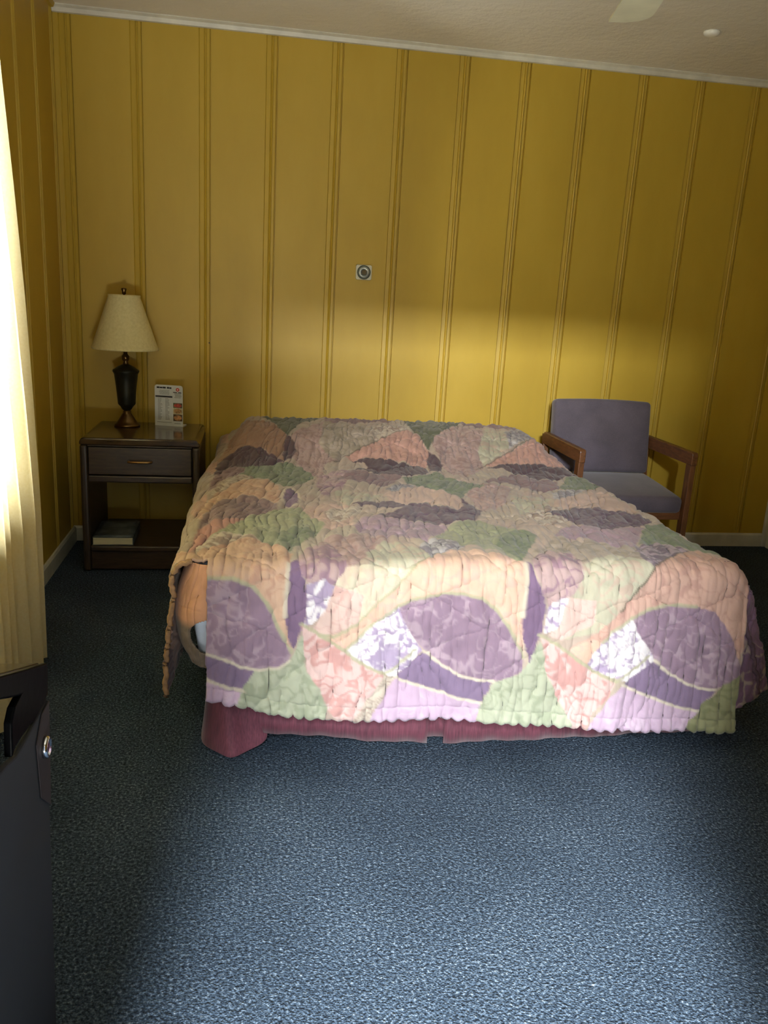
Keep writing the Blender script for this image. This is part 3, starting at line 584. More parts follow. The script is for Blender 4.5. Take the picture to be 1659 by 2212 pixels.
def pucker(u, v):
    """raised quilting: long shallow wrinkles between rows of stitching"""
    wu = u + 0.05 * (fbm(u * 5, v * 5, 101) - 0.5); wv = v + 0.06 * (fbm(u * 5, v * 5, 102) - 0.5)
    slant = wu + 0.30 * np.clip(2.02 - v, 0, 1) * (v - 2.02) * 0.6
    a = fbm(slant * 38, wv * 5.5, 111, 2); r1 = 1 - np.abs(2 * a - 1)
    b = fbm(slant * 22, wv * 4, 121, 2); r2 = 1 - np.abs(2 * b - 1)
    c = fbm(wu * 14, wv * 12, 131, 2)
    k = 1.35 - 0.35 * sstep(1.9, 2.15, v)
    fine = fbm(slant * 85, wv * 12, 141, 2)
    d = 0.0075 * (0.5 - r1 ** 4) + 0.0075 * (0.35 - r2 ** 6) + 0.006 * (c - 0.5)
    d = d * k + 0.0030 * (0.4 - (1 - np.abs(2 * fine - 1)) ** 5)
    # stitched lines pull the cloth in
    for ang, sp in ((58, 0.155), (-52, 0.21)):
        s = (wu * math.cos(math.radians(ang)) + wv * math.sin(math.radians(ang))) / sp + 0.18 * np.sin(wv * 11 + ang)
        t = np.abs(s - np.round(s)) * sp
        d = d - 0.0045 * np.exp(-(t / 0.007) ** 2)
    return d
def normals(P):
    du = np.gradient(P, axis=1); dv = np.gradient(P, axis=0)
    n = np.cross(dv, du); n /= np.maximum(np.linalg.norm(n, axis=-1, keepdims=True), 1e-9)
    return n
def mat_quilt():
    t = NT('printed_patchwork_cotton')
    at = t.add('ShaderNodeAttribute'); at.attribute_name = 'print_colour'
    t.link(at.outputs['Color'], t.b.inputs['Base Color'])
    t.b.inputs['Roughness'].default_value = 0.85; t.b.inputs['Specular IOR Level'].default_value = 0.2
    t.b.inputs['Sheen Weight'].default_value = 0.15
    v = t.coord('Object'); t.bump(t.noise(v, 160, 4, 0.6), 0.25, 0.003)
    return t.m
M_quilt = mat_quilt()
def cloth_object(name, parts, parent=None, weld=None):
    """parts: list of (P, colour, keep) grids joined into one mesh with a colour attribute"""
    Vs, Qs, Cs, off = [], [], [], 0
    for n_, (P, C, keep) in enumerate(parts):
        V, Q = grid_mesh(name, P, keep); Q = Q + off
        if weld is not None and n_ == 1:      # first row of the second grid is sewn to the last row of the first
            lut = np.arange(off + len(V)); lut[off:off + P.shape[1]] = weld; Q = lut[Q]
        Vs.append(V); Qs.append(Q); Cs.append(C.reshape(-1, 3)); off += len(V)
    me, used = np_mesh(name, np.concatenate(Vs), np.concatenate(Qs))
    C = np.concatenate(Cs)[used]
    ca = me.color_attributes.new('print_colour', 'FLOAT_COLOR', 'POINT')
    ca.data.foreach_set('color', np.concatenate([C, np.ones((len(C), 1))], 1).astype(np.float32).ravel())
    return link_obj(name, me, M_quilt, parent)
SIDE = 0.46
parts = []
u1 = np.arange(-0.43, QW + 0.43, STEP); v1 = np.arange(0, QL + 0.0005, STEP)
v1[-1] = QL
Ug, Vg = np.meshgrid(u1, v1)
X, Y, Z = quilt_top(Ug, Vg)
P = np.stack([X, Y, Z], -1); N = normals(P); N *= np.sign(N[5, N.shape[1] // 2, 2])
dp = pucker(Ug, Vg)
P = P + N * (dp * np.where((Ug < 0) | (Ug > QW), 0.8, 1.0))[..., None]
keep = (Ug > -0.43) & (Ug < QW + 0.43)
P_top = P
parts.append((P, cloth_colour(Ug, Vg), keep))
u2 = u1[(u1 > 0.040) & (u1 < QW - 0.002)]; s2 = np.arange(0, 0.56, STEP)
Us, Ss = np.meshgrid(u2, s2)
H = hem_len(Us)
Sc = np.minimum(Ss, H)
X, Y, Z = quilt_front(Us, Sc)
P = np.stack([X, Y, Z], -1); N = normals(P); N *= -np.sign(N[40, N.shape[1] // 2, 1])
N = np.nan_to_num(N)
dp = pucker(Us, QL + Sc)
hemb = np.exp(-((H - Sc - 0.036) / 0.004) ** 2)
edge = sstep(0.0, 0.036, H - Sc)
scal = 0.0032 * np.sin(Us * 190 + 3 * fbm(Us * 12, Us * 0, 7)) * (1 - edge)
P = P + N * (dp * (0.88 + 0.12 * np.exp(-Sc / 0.05)) - 0.003 * hemb + scal)[..., None]
P[..., 2] += 0.004 * np.sin(Us * 160 + 4 * fbm(Us * 9, Us * 0, 8)) * (1 - sstep(0, 0.012, H - Sc))
# roll the hem under so the cloth has thickness
under = np.clip(Ss - H, 0, 0.03); P[..., 1] += under * 0.9; P[..., 2] += under * 0.25
parts.append((P, cloth_colour(Us, QL + Sc), Ss < H + 0.03))
c0 = int(np.argmax(u1 > 0.040)); row = (P_top.shape[0] - 1) * P_top.shape[1]
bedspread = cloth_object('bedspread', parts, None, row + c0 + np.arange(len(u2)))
tag(bedspread, 'quilted patchwork bedspread in peach, purple and sage green spread over the bed', 'bedspread')
sol = bedspread.modifiers.new('thickness', 'SOLIDIFY'); sol.thickness = 0.007; sol.offset = -1
# folded-in corner of the left drop, with the gap that shows the sheet
def corner_flap():
    a = np.linspace(0, 1, 60); b = np.linspace(0, 1, 110)
    A, B = np.meshgrid(a, b)
    # plan curve from the side drop round to the foot, wider towards the top of the drop
    zz = 0.572 - 0.312 * B
    belly = 0.022 * np.sin(np.pi * np.clip(B * 1.05, 0, 1))
    x = 0.795 - (0.050 + 0.042 * np.sin(np.pi * np.clip(B * 0.85 + 0.08, 0, 1)) + 0.01 * B) * (1 - A ** 1.6)
    y = -2.000 - (0.075 + belly) * np.sin(A * np.pi / 2) ** 0.8
    z = zz + 0.02 * (1 - A) * B
    # tuck the bottom of the lobe in
    k = sstep(0.82, 1.0, B); y = y + 0.012 * k; x = x + 0.008 * k * (1 - A)
    P = np.stack([x, y, z], -1)
    # opening through which the sheet shows
    hole = ((A - 1.05) / 0.47) ** 2 + ((B - 0.66) / 0.175) ** 2 < 1
    U = -0.09 + 0.13 * A; V = 2.0 + 0.05 * A + 0.3 * B
    P[..., 1] -= (pucker(U + 0.4, V) * 0.7 + 0.004) * np.sin(np.pi * np.clip(A * 1.0, 0, 1))
    n = fbm(U * 40, V * 40, 5, 3)[..., None]
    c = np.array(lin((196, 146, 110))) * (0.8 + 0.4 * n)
    dark = np.array(lin((120, 106, 90))) * (0.6 + 0.8 * n)  # same cloth; the lower lobe's shadow is put into this colour
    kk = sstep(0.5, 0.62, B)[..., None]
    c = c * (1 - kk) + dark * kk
    return P, c, ~hole
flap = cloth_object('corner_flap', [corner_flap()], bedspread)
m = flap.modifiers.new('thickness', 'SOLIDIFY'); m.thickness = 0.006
def right_flap():
    a = np.linspace(0, 1, 70); b = np.linspace(0, 1, 110)
    A, B = np.meshgrid(a, b)
    x = 2.330 + (0.125 + 0.105 * B) * A
    y = -2.074 + 0.035 * A ** 2 - 0.010 * np.sin(B * 6 + A * 4)
    z = 0.545 - 0.085 * A ** 2 - (0.485 - 0.085 * A - 0.085 * A ** 2) * B
    P = np.stack([x, y, z], -1)
    U = 2.1 + 0.2 * A; V = 1.0 + 0.45 * B
    P[..., 1] += pucker(U, V) * 0.9
    n = fbm(U * 26, V * 26, 15, 3)[..., None]
    c = np.array(lin((116, 90, 110))) * (0.75 + 0.5 * n)
    w = 1 - np.abs(2 * fbm(U * 30, V * 20, 16, 2) - 1)
    k = (sstep(0.86, 0.95, w) * sstep(0.3, 0.6, B))[..., None] * 0.6
    c = c * (1 - k) + np.array(lin((176, 164, 140))) * k
    return P, c, np.ones_like(A, bool)
rflap = cloth_object('corner_flap', [right_flap()], bedspread)
m = rflap.modifiers.new('thickness', 'SOLIDIFY'); m.thickness = 0.006
# bound edges at the split corners
M_bind = flat('tan_quilt_binding', (150, 118, 84), 0.85, var=0.15, scale=60, bump=0.3)
bm = BM()
j = np.argmin(np.abs(u1 + 0.0)); j0 = np.argmin(np.abs(u1 + 0.43))
pts = [tuple(P_top[-1, k]) for k in range(j, j0 - 1, -2)]
tube(bm, [(p[0], p[1] - 0.004, p[2]) for p in pts], 0.0075, 8)
obj('binding', bm, M_bind, bedspread, True)
bm = BM(); j = np.argmin(np.abs(u1 - QT)); j0 = len(u1) - 2
pts = [tuple(P_top[-1, k]) for k in range(j, j0, 2)]
tube(bm, [(p[0], p[1] - 0.004, p[2]) for p in pts], 0.0075, 8)
obj('binding', bm, flat('plum_quilt_binding', (92, 72, 82), 0.85, var=0.15, scale=60), bedspread, True)

# ------------------------------------------------------------------ bed skirt
def mat_skirt():
    t = NT('maroon_ribbed_skirt_cloth'); v = t.coord('Object', (260, 260, 6)); f = t.noise(v, 1.0, 2)
    v2 = t.coord('Object'); g = t.noise(v2, 14, 3)
    m = t.add('ShaderNodeMath', operation='MULTIPLY_ADD'); t.link(g, m.inputs[0]); m.inputs[1].default_value = 0.4; t.link(f, m.inputs[2])
    t.link(t.ramp(m.outputs[0], [(0.4, (66, 27, 40)), (0.95, (104, 50, 64))]), t.b.inputs['Base Color'])
    t.b.inputs['Roughness'].default_value = 0.75; t.b.inputs['Sheen Weight'].default_value = 0.2
    t.bump(f, 0.3, 0.002); return t.m
M_skirt = mat_skirt()
def sheet(cols, name, parent=None, mat=None, thick=0.003):
    P = np.array(cols, float).transpose(1, 0, 2); V, Q = grid_mesh(name, P); me, _ = np_mesh(name, V, Q)
    o = link_obj(name, me, mat, parent)
    s = o.modifiers.new('thickness', 'SOLIDIFY'); s.thickness = thick
    return o
skirt = thing('bed_skirt', ((BX0 + BX1) / 2, BYF - 0.02, 0), 'pleated maroon bed skirt hanging under the bedspread at the foot of the bed', 'bed skirt')
def skirt_panel(x0, x1, y, ztop, hem, name='front_panel'):
    cols = []
    n = max(6, int((x1 - x0) / 0.02))
    for k in range(n + 1):
        x = x0 + (x1 - x0) * k / n; h = hem(x)
        cols.append([loc(skirt, (x, y - 0.02 * t - 0.004 * math.sin(x * 26) * t - 0.003 * math.sin(x * 71 + 1), ztop + (h - ztop) * t)) for t in np.linspace(0, 1, 8)])
    return sheet(cols, name, skirt, M_skirt)
def hemA(x): return np.interp(x, [0.86, 0.93, 1.02, 1.1, 1.25, 1.44], [0.062, 0.055, 0.052, 0.042, 0.022, 0.006])
def hemB(x): return np.interp(x, [1.49, 1.6, 1.9, 2.2, 2.4], [0.006, 0.006, 0.010, 0.02, 0.02])
skirt_panel(0.865, 1.435, -2.052, 0.30, hemA)
skirt_panel(1.485, 2.315, -2.052, 0.30, hemB)
skirt_panel(1.40, 1.52, -2.035, 0.30, lambda x: 0.018, 'pleat')
# the loose corner drapes to the carpet and folds over on itself
cols = []
for k, (xt, yt, xb, yb, zb) in enumerate(((0.80, -1.70, 0.775, -1.70, 0.006), (0.795, -1.85, 0.77, -1.86, 0.006), (0.79, -1.97, 0.762, -1.99, 0.006), (0.785, -2.03, 0.768, -2.040, 0.006), (0.800, -2.055, 0.790, -2.066, 0.006),
                                          (0.812, -2.060, 0.825, -2.098, 0.005), (0.822, -2.060, 0.848, -2.122, 0.005), (0.840, -2.066, 0.868, -2.118, 0.006), (0.848, -2.058, 0.900, -2.092, 0.010), (0.866, -2.062, 0.930, -2.082, 0.018), (0.874, -2.056, 0.956, -2.070, 0.030), (0.89, -2.056, 0.957, -2.060, 0.052))):
    cols.append([loc(skirt, (xt + (xb - xt) * t ** 1.5, yt + (yb - yt) * t ** 1.6, 0.30 + (zb - 0.30) * t)) for t in np.linspace(0, 1, 14)])
o = sheet(cols, 'corner_drape', skirt, M_skirt)
s = o.modifiers.new('round', 'SUBSURF'); s.levels = 2; s.render_levels = 2
cols = []
for x in np.linspace(BX1 + 0.03, BX1 + 0.03, 1):
    pass
for k in range(40):
    y = -2.05 + k * 0.05; cols.append([loc(skirt, (BX1 + 0.012 + 0.01 * t + 0.004 * math.sin(k), y, 0.30 - 0.292 * t)) for t in np.linspace(0, 1, 5)])
sheet(cols, 'side_panel', skirt, M_skirt)
cols = []
for k in range(28):
    y = -1.70 + k * 0.06; cols.append([loc(skirt, (0.80 - 0.025 * t + 0.004 * math.sin(k), y, 0.30 - 0.292 * t)) for t in np.linspace(0, 1, 5)])
sheet(cols, 'side_panel', skirt, M_skirt)

# ------------------------------------------------------------------ nightstand
M_walnut = wood('dark_walnut_laminate', (40, 31, 21), (68, 54, 38), 0.38, (2, 14, 14))
M_walnut_v = wood('dark_walnut_upright', (38, 30, 21), (64, 51, 36), 0.42, (14, 14, 2))
def mat_top():
    t = NT('polished_walnut_top'); v = t.coord('Object', (2, 14, 14)); f = t.noise(v, 6, 5)
    t.link(t.ramp(f, [(0.35, (48, 36, 26)), (0.8, (76, 59, 42))]), t.b.inputs['Base Color'])
    t.b.inputs['Roughness'].default_value = 0.16; t.b.inputs['Coat Weight'].default_value = 0.4; t.b.inputs['Coat Roughness'].default_value = 0.1
    return t.m
NX0, NX1, NYF, NYB, NZ = 0.140, 0.664, -0.500, -0.022, 0.628
ns = thing('nightstand', ((NX0 + NX1) / 2, (NYF + NYB) / 2, 0), 'dark wood nightstand with one drawer and open shelf standing left of the bed', 'nightstand')
bm = BM(); prism(bm, rounded(NX0 - ns.location.x, NX1 - ns.location.x, NZ - 0.034, NZ, 0.026, 6, (0, 0, 1, 1)), NYB - NYF, axis=1, at=NYF - ns.location.y)
bevel_mod(obj('top', bm, mat_top(), ns), 0.008, 3)
for sx in (NX0, NX1 - 0.034):
    o = obj('side_panel', cbox(ns, sx, sx + 0.034, NYF + 0.004, NYB, 0.0, NZ - 0.034, 0.012, 3), M_walnut_v, ns)
bevel_mod(obj('apron', cbox(ns, NX0 + 0.034, NX1 - 0.034, NYF + 0.006, NYF + 0.03, NZ - 0.040, NZ - 0.0345), M_walnut, ns), 0.002)
dr = obj('drawer', cbox(ns, NX0 + 0.037, NX1 - 0.037, NYF + 0.003, NYF + 0.34, 0.460, NZ - 0.043, 0.004), M_walnut, ns)
bm = BM()
hx, hz = 0.402, 0.524
tube(bm, [loc(ns, (hx - 0.05, NYF + 0.003, hz)), loc(ns, (hx - 0.05, NYF - 0.014, hz)), loc(ns, (hx - 0.035, NYF - 0.020, hz)), loc(ns, (hx + 0.035, NYF - 0.020, hz)), loc(ns, (hx + 0.05, NYF - 0.014, hz)), loc(ns, (hx + 0.05, NYF + 0.003, hz))], 0.0055, 10)
M_brass = flat('antique_brass', (150, 116, 70), 0.32, 0.9, var=0.15, scale=20)
obj('handle', bm, M_brass, dr, True)['label'] = 'small brass bar handle'
obj('drawer_rail', cbox(ns, NX0 + 0.034, NX1 - 0.034, NYF + 0.002, NYB - 0.02, 0.424, 0.456, 0.006), M_walnut, ns)
obj('shelf', cbox(ns, NX0 + 0.034, NX1 - 0.034, NYF + 0.002, NYB, 0.098, 0.124, 0.006), M_walnut, ns)
obj('plinth', cbox(ns, NX0 + 0.034, NX1 - 0.034, NYF + 0.016, NYF + 0.036, 0.008, 0.098, 0.003), M_walnut, ns)

# ------------------------------------------------------------------ table lamp
LX, LY = 0.298, -0.150
M_dbrass = flat('darkened_brass', (96, 76, 46), 0.28, 0.95, var=0.2, scale=14)
M_urn = flat('dark_green_bronze_urn', (34, 34, 22), 0.42, 0.55, var=0.25, scale=20)
def mat_shade():
    t = NT('cream_linen_shade'); v = t.coord('Object', (1, 1, 1)); f = t.noise(v, 90, 2)
    t.link(t.ramp(f, [(0.3, (206, 194, 138)), (0.7, (218, 207, 152))]), t.b.inputs['Base Color'])
    t.b.inputs['Roughness'].default_value = 0.9
    t.bump(f, 0.15, 0.001); return t.m
lamp = thing('table_lamp', (LX, LY, NZ), 'brass urn table lamp with cream empire shade standing on the nightstand', 'lamp')
bm = BM(); lathe(bm, [(0.060, 0.0), (0.061, 0.006), (0.058, 0.011), (0.050, 0.016), (0.043, 0.026), (0.033, 0.042), (0.024, 0.056), (0.018, 0.064), (0.020, 0.070), (0.015, 0.076)])
obj('base', bm, M_dbrass, lamp, True)
bm = BM(); lathe(bm, [(0.015, 0.074), (0.024, 0.084), (0.030, 0.095), (0.038, 0.103), (0.041, 0.108), (0.044, 0.150), (0.050, 0.210), (0.055, 0.250), (0.062, 0.262), (0.061, 0.268), (0.052, 0.274), (0.038, 0.284), (0.022, 0.292), (0.012, 0.297)])
obj('urn', bm, M_urn, lamp, True)['label'] = 'dark bronze urn body'
bm = BM(); lathe(bm, [(0.012, 0.295), (0.014, 0.300), (0.010, 0.308), (0.017, 0.318), (0.018, 0.334), (0.010, 0.344), (0.008, 0.372), (0.012, 0.376), (0.012, 0.42)])
obj('neck', bm, M_dbrass, lamp, True)
bm = BM(); n = 56; o_ = []; i_ = []
prof = [(0.152, 0.366), (0.1535, 0.370), (0.1525, 0.376), (0.150, 0.378), (0.073, 0.606), (0.0745, 0.609), (0.0735, 0.616), (0.0715, 0.616), (0.0705, 0.606), (0.147, 0.378), (0.149, 0.366)]
prof.append(prof[0]); lathe(bm, prof, n, cap=False); bmesh.ops.remove_doubles(bm, verts=bm.verts[:], dist=1e-5)
sh = obj('lamp_shade', bm, mat_shade(), lamp, True); sh['label'] = 'cream empire shade'
bm = BM()
for a in (0, math.pi / 2):
    tube(bm, [(-0.0715 * math.cos(a), -0.0715 * math.sin(a), 0.609), (0.0715 * math.cos(a), 0.0715 * math.sin(a), 0.609)], 0.0016, 6)
for s in (-1, 1):
    tube(bm, [(s * 0.012, 0, 0.40), (s * 0.04, 0, 0.44), (s * 0.045, 0, 0.50), (s * 0.03, 0, 0.58), (0, 0, 0.609)], 0.0018, 6)
obj('harp', bm, M_dbrass, lamp, True)
bm = BM(); lathe(bm, [(0.005, 0.606), (0.005, 0.616), (0.010, 0.622), (0.009, 0.630), (0.013, 0.640), (0.012, 0.645), (0.004, 0.647)], 20)
obj('finial', bm, M_dbrass, lamp, True)

# ------------------------------------------------------------------ printed card and phone book
M_card = flat('white_card', (232, 236, 230), 0.35, var=0.02)
M_ink = flat('black_ink', (24, 26, 24), 0.5, var=0.1)
M_grey = flat('grey_small_print', (138, 142, 136), 0.5, var=0.1)
M_red = flat('red_ink', (196, 58, 50), 0.5, var=0.1)
card = thing('menu_card', (0.492, -0.118, NZ), 'white printed tent card with black bar and food pictures standing right of the lamp', 'card', rotz=math.radians(-12))
cw, chh = 0.139, 0.200
bm = BM(); prism(bm, rounded(-cw / 2, cw / 2, 0.004, chh, 0.012, 5, (0, 0, 1, 1)), 0.003, axis=1, at=0.0)
obj('front_panel', bm, M_card, card)
bm = BM(); prism(bm, rounded(-cw / 2, cw / 2, 0.0, 0.004, 0.001, 2, (0, 0, 0, 0)), 0.06, axis=1, at=-0.001)
obj('foot', bm, M_card, card)
def ink(name, rects, mat, y=-0.0012, t=0.001):
    bm = BM()
    for (a, b, c, d) in rects: box(bm, -cw / 2 + a * cw, -cw / 2 + b * cw, y, y + t, chh * (1 - d), chh * (1 - c))
    return obj(name, bm, mat, card)
ink('heading', [(0.08, 0.17, .045, .085), (0.18, 0.28, .05, .085), (0.29, 0.40, .045, .085), (0.44, 0.52, .045, .085), (0.53, 0.60, .05, .085)], M_ink)
ink('black_bar', [(0.03, 0.63, .262, .302)], M_ink)
rng = np.random.RandomState(4)
def words(x0, x1, y, h):
    out = []; x = x0
    while x < x1:
        w = 0.02 + 0.04 * rng.rand(); out.append((x, min(x + w, x1), y, y + h)); x += w + 0.012
    return out
for row in range(4): ink('address_line', words(0.16 + 0.03 * rng.rand(), 0.52, 0.125 + row * 0.03, 0.012), M_grey)
for col in (0.12, 0.38):
    for row in range(17): ink('list_line', words(col, col + 0.08 + 0.08 * rng.rand(), 0.325 + row * 0.032, 0.013), M_grey)
for row in range(5): ink('side_line', [(0.70 + 0.03 * rng.rand(), 0.92 + 0.04 * rng.rand(), 0.185 + row * 0.026, 0.195 + row * 0.026)], M_grey)
ink('foot_line', [(0.08, 0.6, 0.905, 0.915)], M_grey); ink('foot_line', [(0.70, 0.92, 0.925, 0.937)], M_grey)
ink('name_line', [(0.66, 0.80, .160, .178), (0.84, 0.95, .160, .178)], M_ink)
bm = BM(); prism(bm, [(-cw / 2 + cw * 0.82 + 0.0085 * math.cos(a), chh * 0.90 + 0.0085 * math.sin(a)) for a in np.linspace(0, 2 * math.pi, 20, endpoint=False)], 0.001, axis=1, at=-0.0012)
obj('round_emblem', bm, M_red, card)
bm = BM(); prism(bm, [(-cw / 2 + cw * 0.82 + 0.0035 * math.cos(a), chh * 0.90 + 0.0035 * math.sin(a)) for a in np.linspace(0, 2 * math.pi, 8, endpoint=False)], 0.001, axis=1, at=-0.0018)
obj('emblem_centre', bm, M_card, card)
def food(name, z0, z1, bgc, fc, seed):
    ink('food_picture', [(0.66, 0.98, 1 - z1, 1 - z0)], flat(name + '_ground', bgc, 0.4, var=0.4, scale=60), -0.0012)
    bm = BM(); cx = -cw / 2 + cw * 0.82; cz = chh * (z0 + z1) / 2
    prism(bm, [(cx + 0.019 * math.cos(a), cz + (z1 - z0) * chh * 0.40 * math.sin(a)) for a in np.linspace(0, 2 * math.pi, 18, endpoint=False)], 0.001, axis=1, at=-0.0018)
    obj('food_plate', bm, flat(name + '_dish', fc, 0.4, var=0.35, scale=90), card)
food('salad', 0.455, 0.575, (74, 82, 52), (176, 70, 58), 1)
food('bowl', 0.300, 0.452, (196, 176, 140), (166, 128, 82), 2)
food('roll', 0.130, 0.297, (84, 62, 40), (188, 140, 96), 3)

book = thing('telephone_directory', (0.268, -0.345, 0.1245), 'thick paperback directory with dark cover lying on the nightstand shelf', 'book', rotz=math.radians(1))
M_pages = flat('cream_page_edges', (206, 198, 158), 0.8, var=0.1, scale=8, stretch=(1, 1, 60))
M_cover = NT('grey_printed_cover'); v = M_cover.coord('Object', (1, 1.6, 1)); f = M_cover.noise(v, 14, 5)
M_cover.link(M_cover.ramp(f, [(0.35, (44, 48, 48)), (0.52, (84, 92, 92)), (0.7, (126, 134, 132))]), M_cover.b.inputs['Base Color']); M_cover.b.inputs['Roughness'].default_value = 0.35
obj('page_block', box(BM(), -0.088, 0.088, -0.138, 0.138, 0.002, 0.036, 0.002), M_pages, book)
bm = BM(); box(bm, -0.090, 0.090, -0.140, 0.140, 0.036, 0.038); box(bm, -0.090, 0.090, -0.140, 0.140, 0.0, 0.002); box(bm, 0.088, 0.0905, -0.140, 0.140, 0.0, 0.038)
obj('cover', bm, M_cover.m, book)
# creased front cover lifting at its corner
cols = [[(-0.085 + 0.165 * a, -0.130 + 0.26 * b, 0.0390 + 0.010 * max(0, (b - 0.45 - 0.6 * (0.6 - a)))) for b in np.linspace(0, 1, 10)] for a in np.linspace(0, 1, 10)]
sheet(cols, 'loose_cover', book, M_cover.m, 0.0008)

# ------------------------------------------------------------------ things on wall and ceiling
th = thing('thermostat', (1.436, 0.0, 1.414), 'small square thermostat with round metal dial mounted on the yellow wall above the bed', 'thermostat')
bm = BM(); prism(bm, rounded(-0.040, 0.040, -0.036, 0.036, 0.009, 5), -0.014, axis=1, at=0.0)
bevel_mod(obj('plate', bm, flat('cream_plastic', (214, 212, 186), 0.4, var=0.03), th), 0.002)
def disc(bm, r0, r1, y0, y1, n=40):
    prof = [(r0, -y0), (r0, -y1), (r1, -y1 + 0.0008), (r1, -y0)]
    rings = [[bm.verts.new((r * math.cos(2 * math.pi * k / n), -d, r * math.sin(2 * math.pi * k / n))) for k in range(n)] for r, d in [(a, b) for a, b in prof]]
    for a, b in zip(rings, rings[1:] + rings[:1]):
        for k in range(n): bm.faces.new((a[k], a[(k + 1) % n], b[(k + 1) % n], b[k]))
    return bm
obj('dial_ring', disc(BM(), 0.026, 0.034, -0.014, -0.018), flat('grey_dial_ring', (84, 90, 80), 0.4, 0.3), th, True)
obj('dial', disc(BM(), 0.012, 0.0275, -0.014, -0.023), flat('silver_dial', (170, 176, 168), 0.35, 0.5, var=0.2, scale=40), th, True)
bm = BM(); prism(bm, [(0.0125 * math.cos(a), 0.0125 * math.sin(a)) for a in np.linspace(0, 2 * math.pi, 28, endpoint=False)], -0.022, axis=1, at=-0.010)
obj('dial_centre', bm, flat('brown_dial_centre', (78, 68, 42), 0.35, 0.4), th)
bm = BM(); prism(bm, [(0.5 * 0.006 * math.cos(a), 0.5 * 0.006 * math.sin(a)) for a in np.linspace(0, 2 * math.pi, 12, endpoint=False)], -0.012, axis=1, at=0.004)
sc = obj('wall_screw', bm, M_ink); sc.location = (0.680, 0.0, 1.032)
tag(sc, 'tiny black screw in the wall joint right of the lamp shade', 'screw')
bm = BM(); lathe(bm, [(0.034, 0.0), (0.0338, -0.005), (0.032, -0.010), (0.027, -0.015), (0.018, -0.018), (0.008, -0.0195)], 36)
cp = obj('ceiling_cover_plate', bm, flat('bright_white_plastic', (248, 250, 240), 0.4, var=0.01), None, True); cp.location = (2.795, -0.610, RH)
tag(cp, 'small round white cover plate on the textured ceiling', 'cover plate')
# ceiling fan, of which one blade tip comes into the picture
FX, FY, FZ = 1.928, -2.063, 2.20
fan = thing('ceiling_fan', (FX, FY, RH), 'ceiling fan with pale blade whose tip reaches in at the top of the picture', 'ceiling fan')
M_fan = flat('pale_grey_green_blade', (232, 234, 208), 0.5, var=0.03)
bm = BM(); lathe(bm, [(0.06, 0.0), (0.065, -0.03), (0.03, -0.05), (0.02, -0.06), (0.02, -0.12), (0.09, -0.14), (0.11, -0.19), (0.11, -0.24), (0.08, -0.29), (0.03, -0.31)], 32)
obj('motor', bm, M_white, fan, True)
def blade(ang):
    bm = BM(); L0, L1, w0, w1 = 0.20, 0.655, 0.055, 0.062
    out = [(L0, -w0), (L1 - 0.10, -w1)]
    for k in range(9):
        a = math.radians(-90 + 180.0 * k / 8 * 0.5); out.append((L1 - 0.09 + 0.09 * math.cos(a), -w1 + 0.09 + 0.09 * math.sin(a)))
    out += [(L1 + 0.0, w1), (L0, w0)]
    prism(bm, out, 0.007, axis=2, at=FZ - RH)
    bmesh.ops.rotate(bm, verts=bm.verts[:], cent=(0, 0, 0), matrix=Matrix.Rotation(ang, 3, 'Z'))
    return bm
FA = math.radians(76.9)
for k in range(4):
    obj('blade', blade(FA + k * math.pi / 2), M_fan, fan)
    bm = BM(); tube(bm, [(0.09 * math.cos(FA + k * math.pi / 2), 0.09 * math.sin(FA + k * math.pi / 2), -0.245), (0.25 * math.cos(FA + k * math.pi / 2), 0.25 * math.sin(FA + k * math.pi / 2), FZ - RH + 0.003)], 0.008, 8)
    obj('blade_arm', bm, M_brass, fan, True)

# ------------------------------------------------------------------ purple armchair
M_oak = wood('medium_brown_oak', (70, 44, 26), (116, 76, 46), 0.4, (14, 3, 14))
M_oak_v = wood('medium_brown_oak_upright', (70, 44, 26), (116, 76, 46), 0.4, (14, 14, 2))
def mat_uph():
    t = NT('purple_grey_upholstery'); v = t.coord('Object'); f = t.noise(v, 240, 2); g = t.noise(v, 6, 4)
    m = t.add('ShaderNodeMath', operation='MULTIPLY_ADD'); t.link(f, m.inputs[0]); m.inputs[1].default_value = 0.4; t.link(g, m.inputs[2])
    t.link(t.ramp(m.outputs[0], [(0.45, (70, 64, 73)), (0.95, (94, 87, 98))]), t.b.inputs['Base Color'])
    t.b.inputs['Roughness'].default_value = 0.9; t.b.inputs['Sheen Weight'].default_value = 0.25; t.bump(f, 0.3, 0.001); return t.m
M_uph = mat_uph()
chair = thing('armchair', (2.687, -0.47, 0), 'purple upholstered armchair with brown wooden arms standing behind the right side of the bed', 'chair')
def cushion(x0, x1, y0, y1, z0, z1, bev):
    bm = cbox(chair, x0, x1, y0, y1, z0, z1, bev, 4); return bm
# back: slightly reclined padded slab
bm = BM(); box(bm, -0.2635, 0.2635, -0.035, 0.035, -0.186, 0.184, 0.022, 4)
bmesh.ops.subdivide_edges(bm, edges=[e for e in bm.edges if e.calc_length() > 0.2], cuts=4, use_grid_fill=True)
for v in bm.verts:
    k = (1 - (v.co.x / 0.2635) ** 2)
    v.co.z += 0.008 * k * (1 if v.co.z > 0 else 0.3); v.co.y -= (0.012 * k if v.co.y < 0 else 0)
bmesh.ops.rotate(bm, verts=bm.verts[:], cent=(0, 0, 0), matrix=Matrix.Rotation(math.radians(-9), 3, 'X'))
bmesh.ops.translate(bm, verts=bm.verts[:], vec=loc(chair, (2.687, -0.235, 0.662)))
obj('backrest', bm, M_uph, chair, True)
bm = BM(); box(bm, -0.2635, 0.2635, -0.215, 0.215, -0.042, 0.042, 0.026, 4)
bmesh.ops.subdivide_edges(bm, edges=[e for e in bm.edges if e.calc_length() > 0.2], cuts=4, use_grid_fill=True)
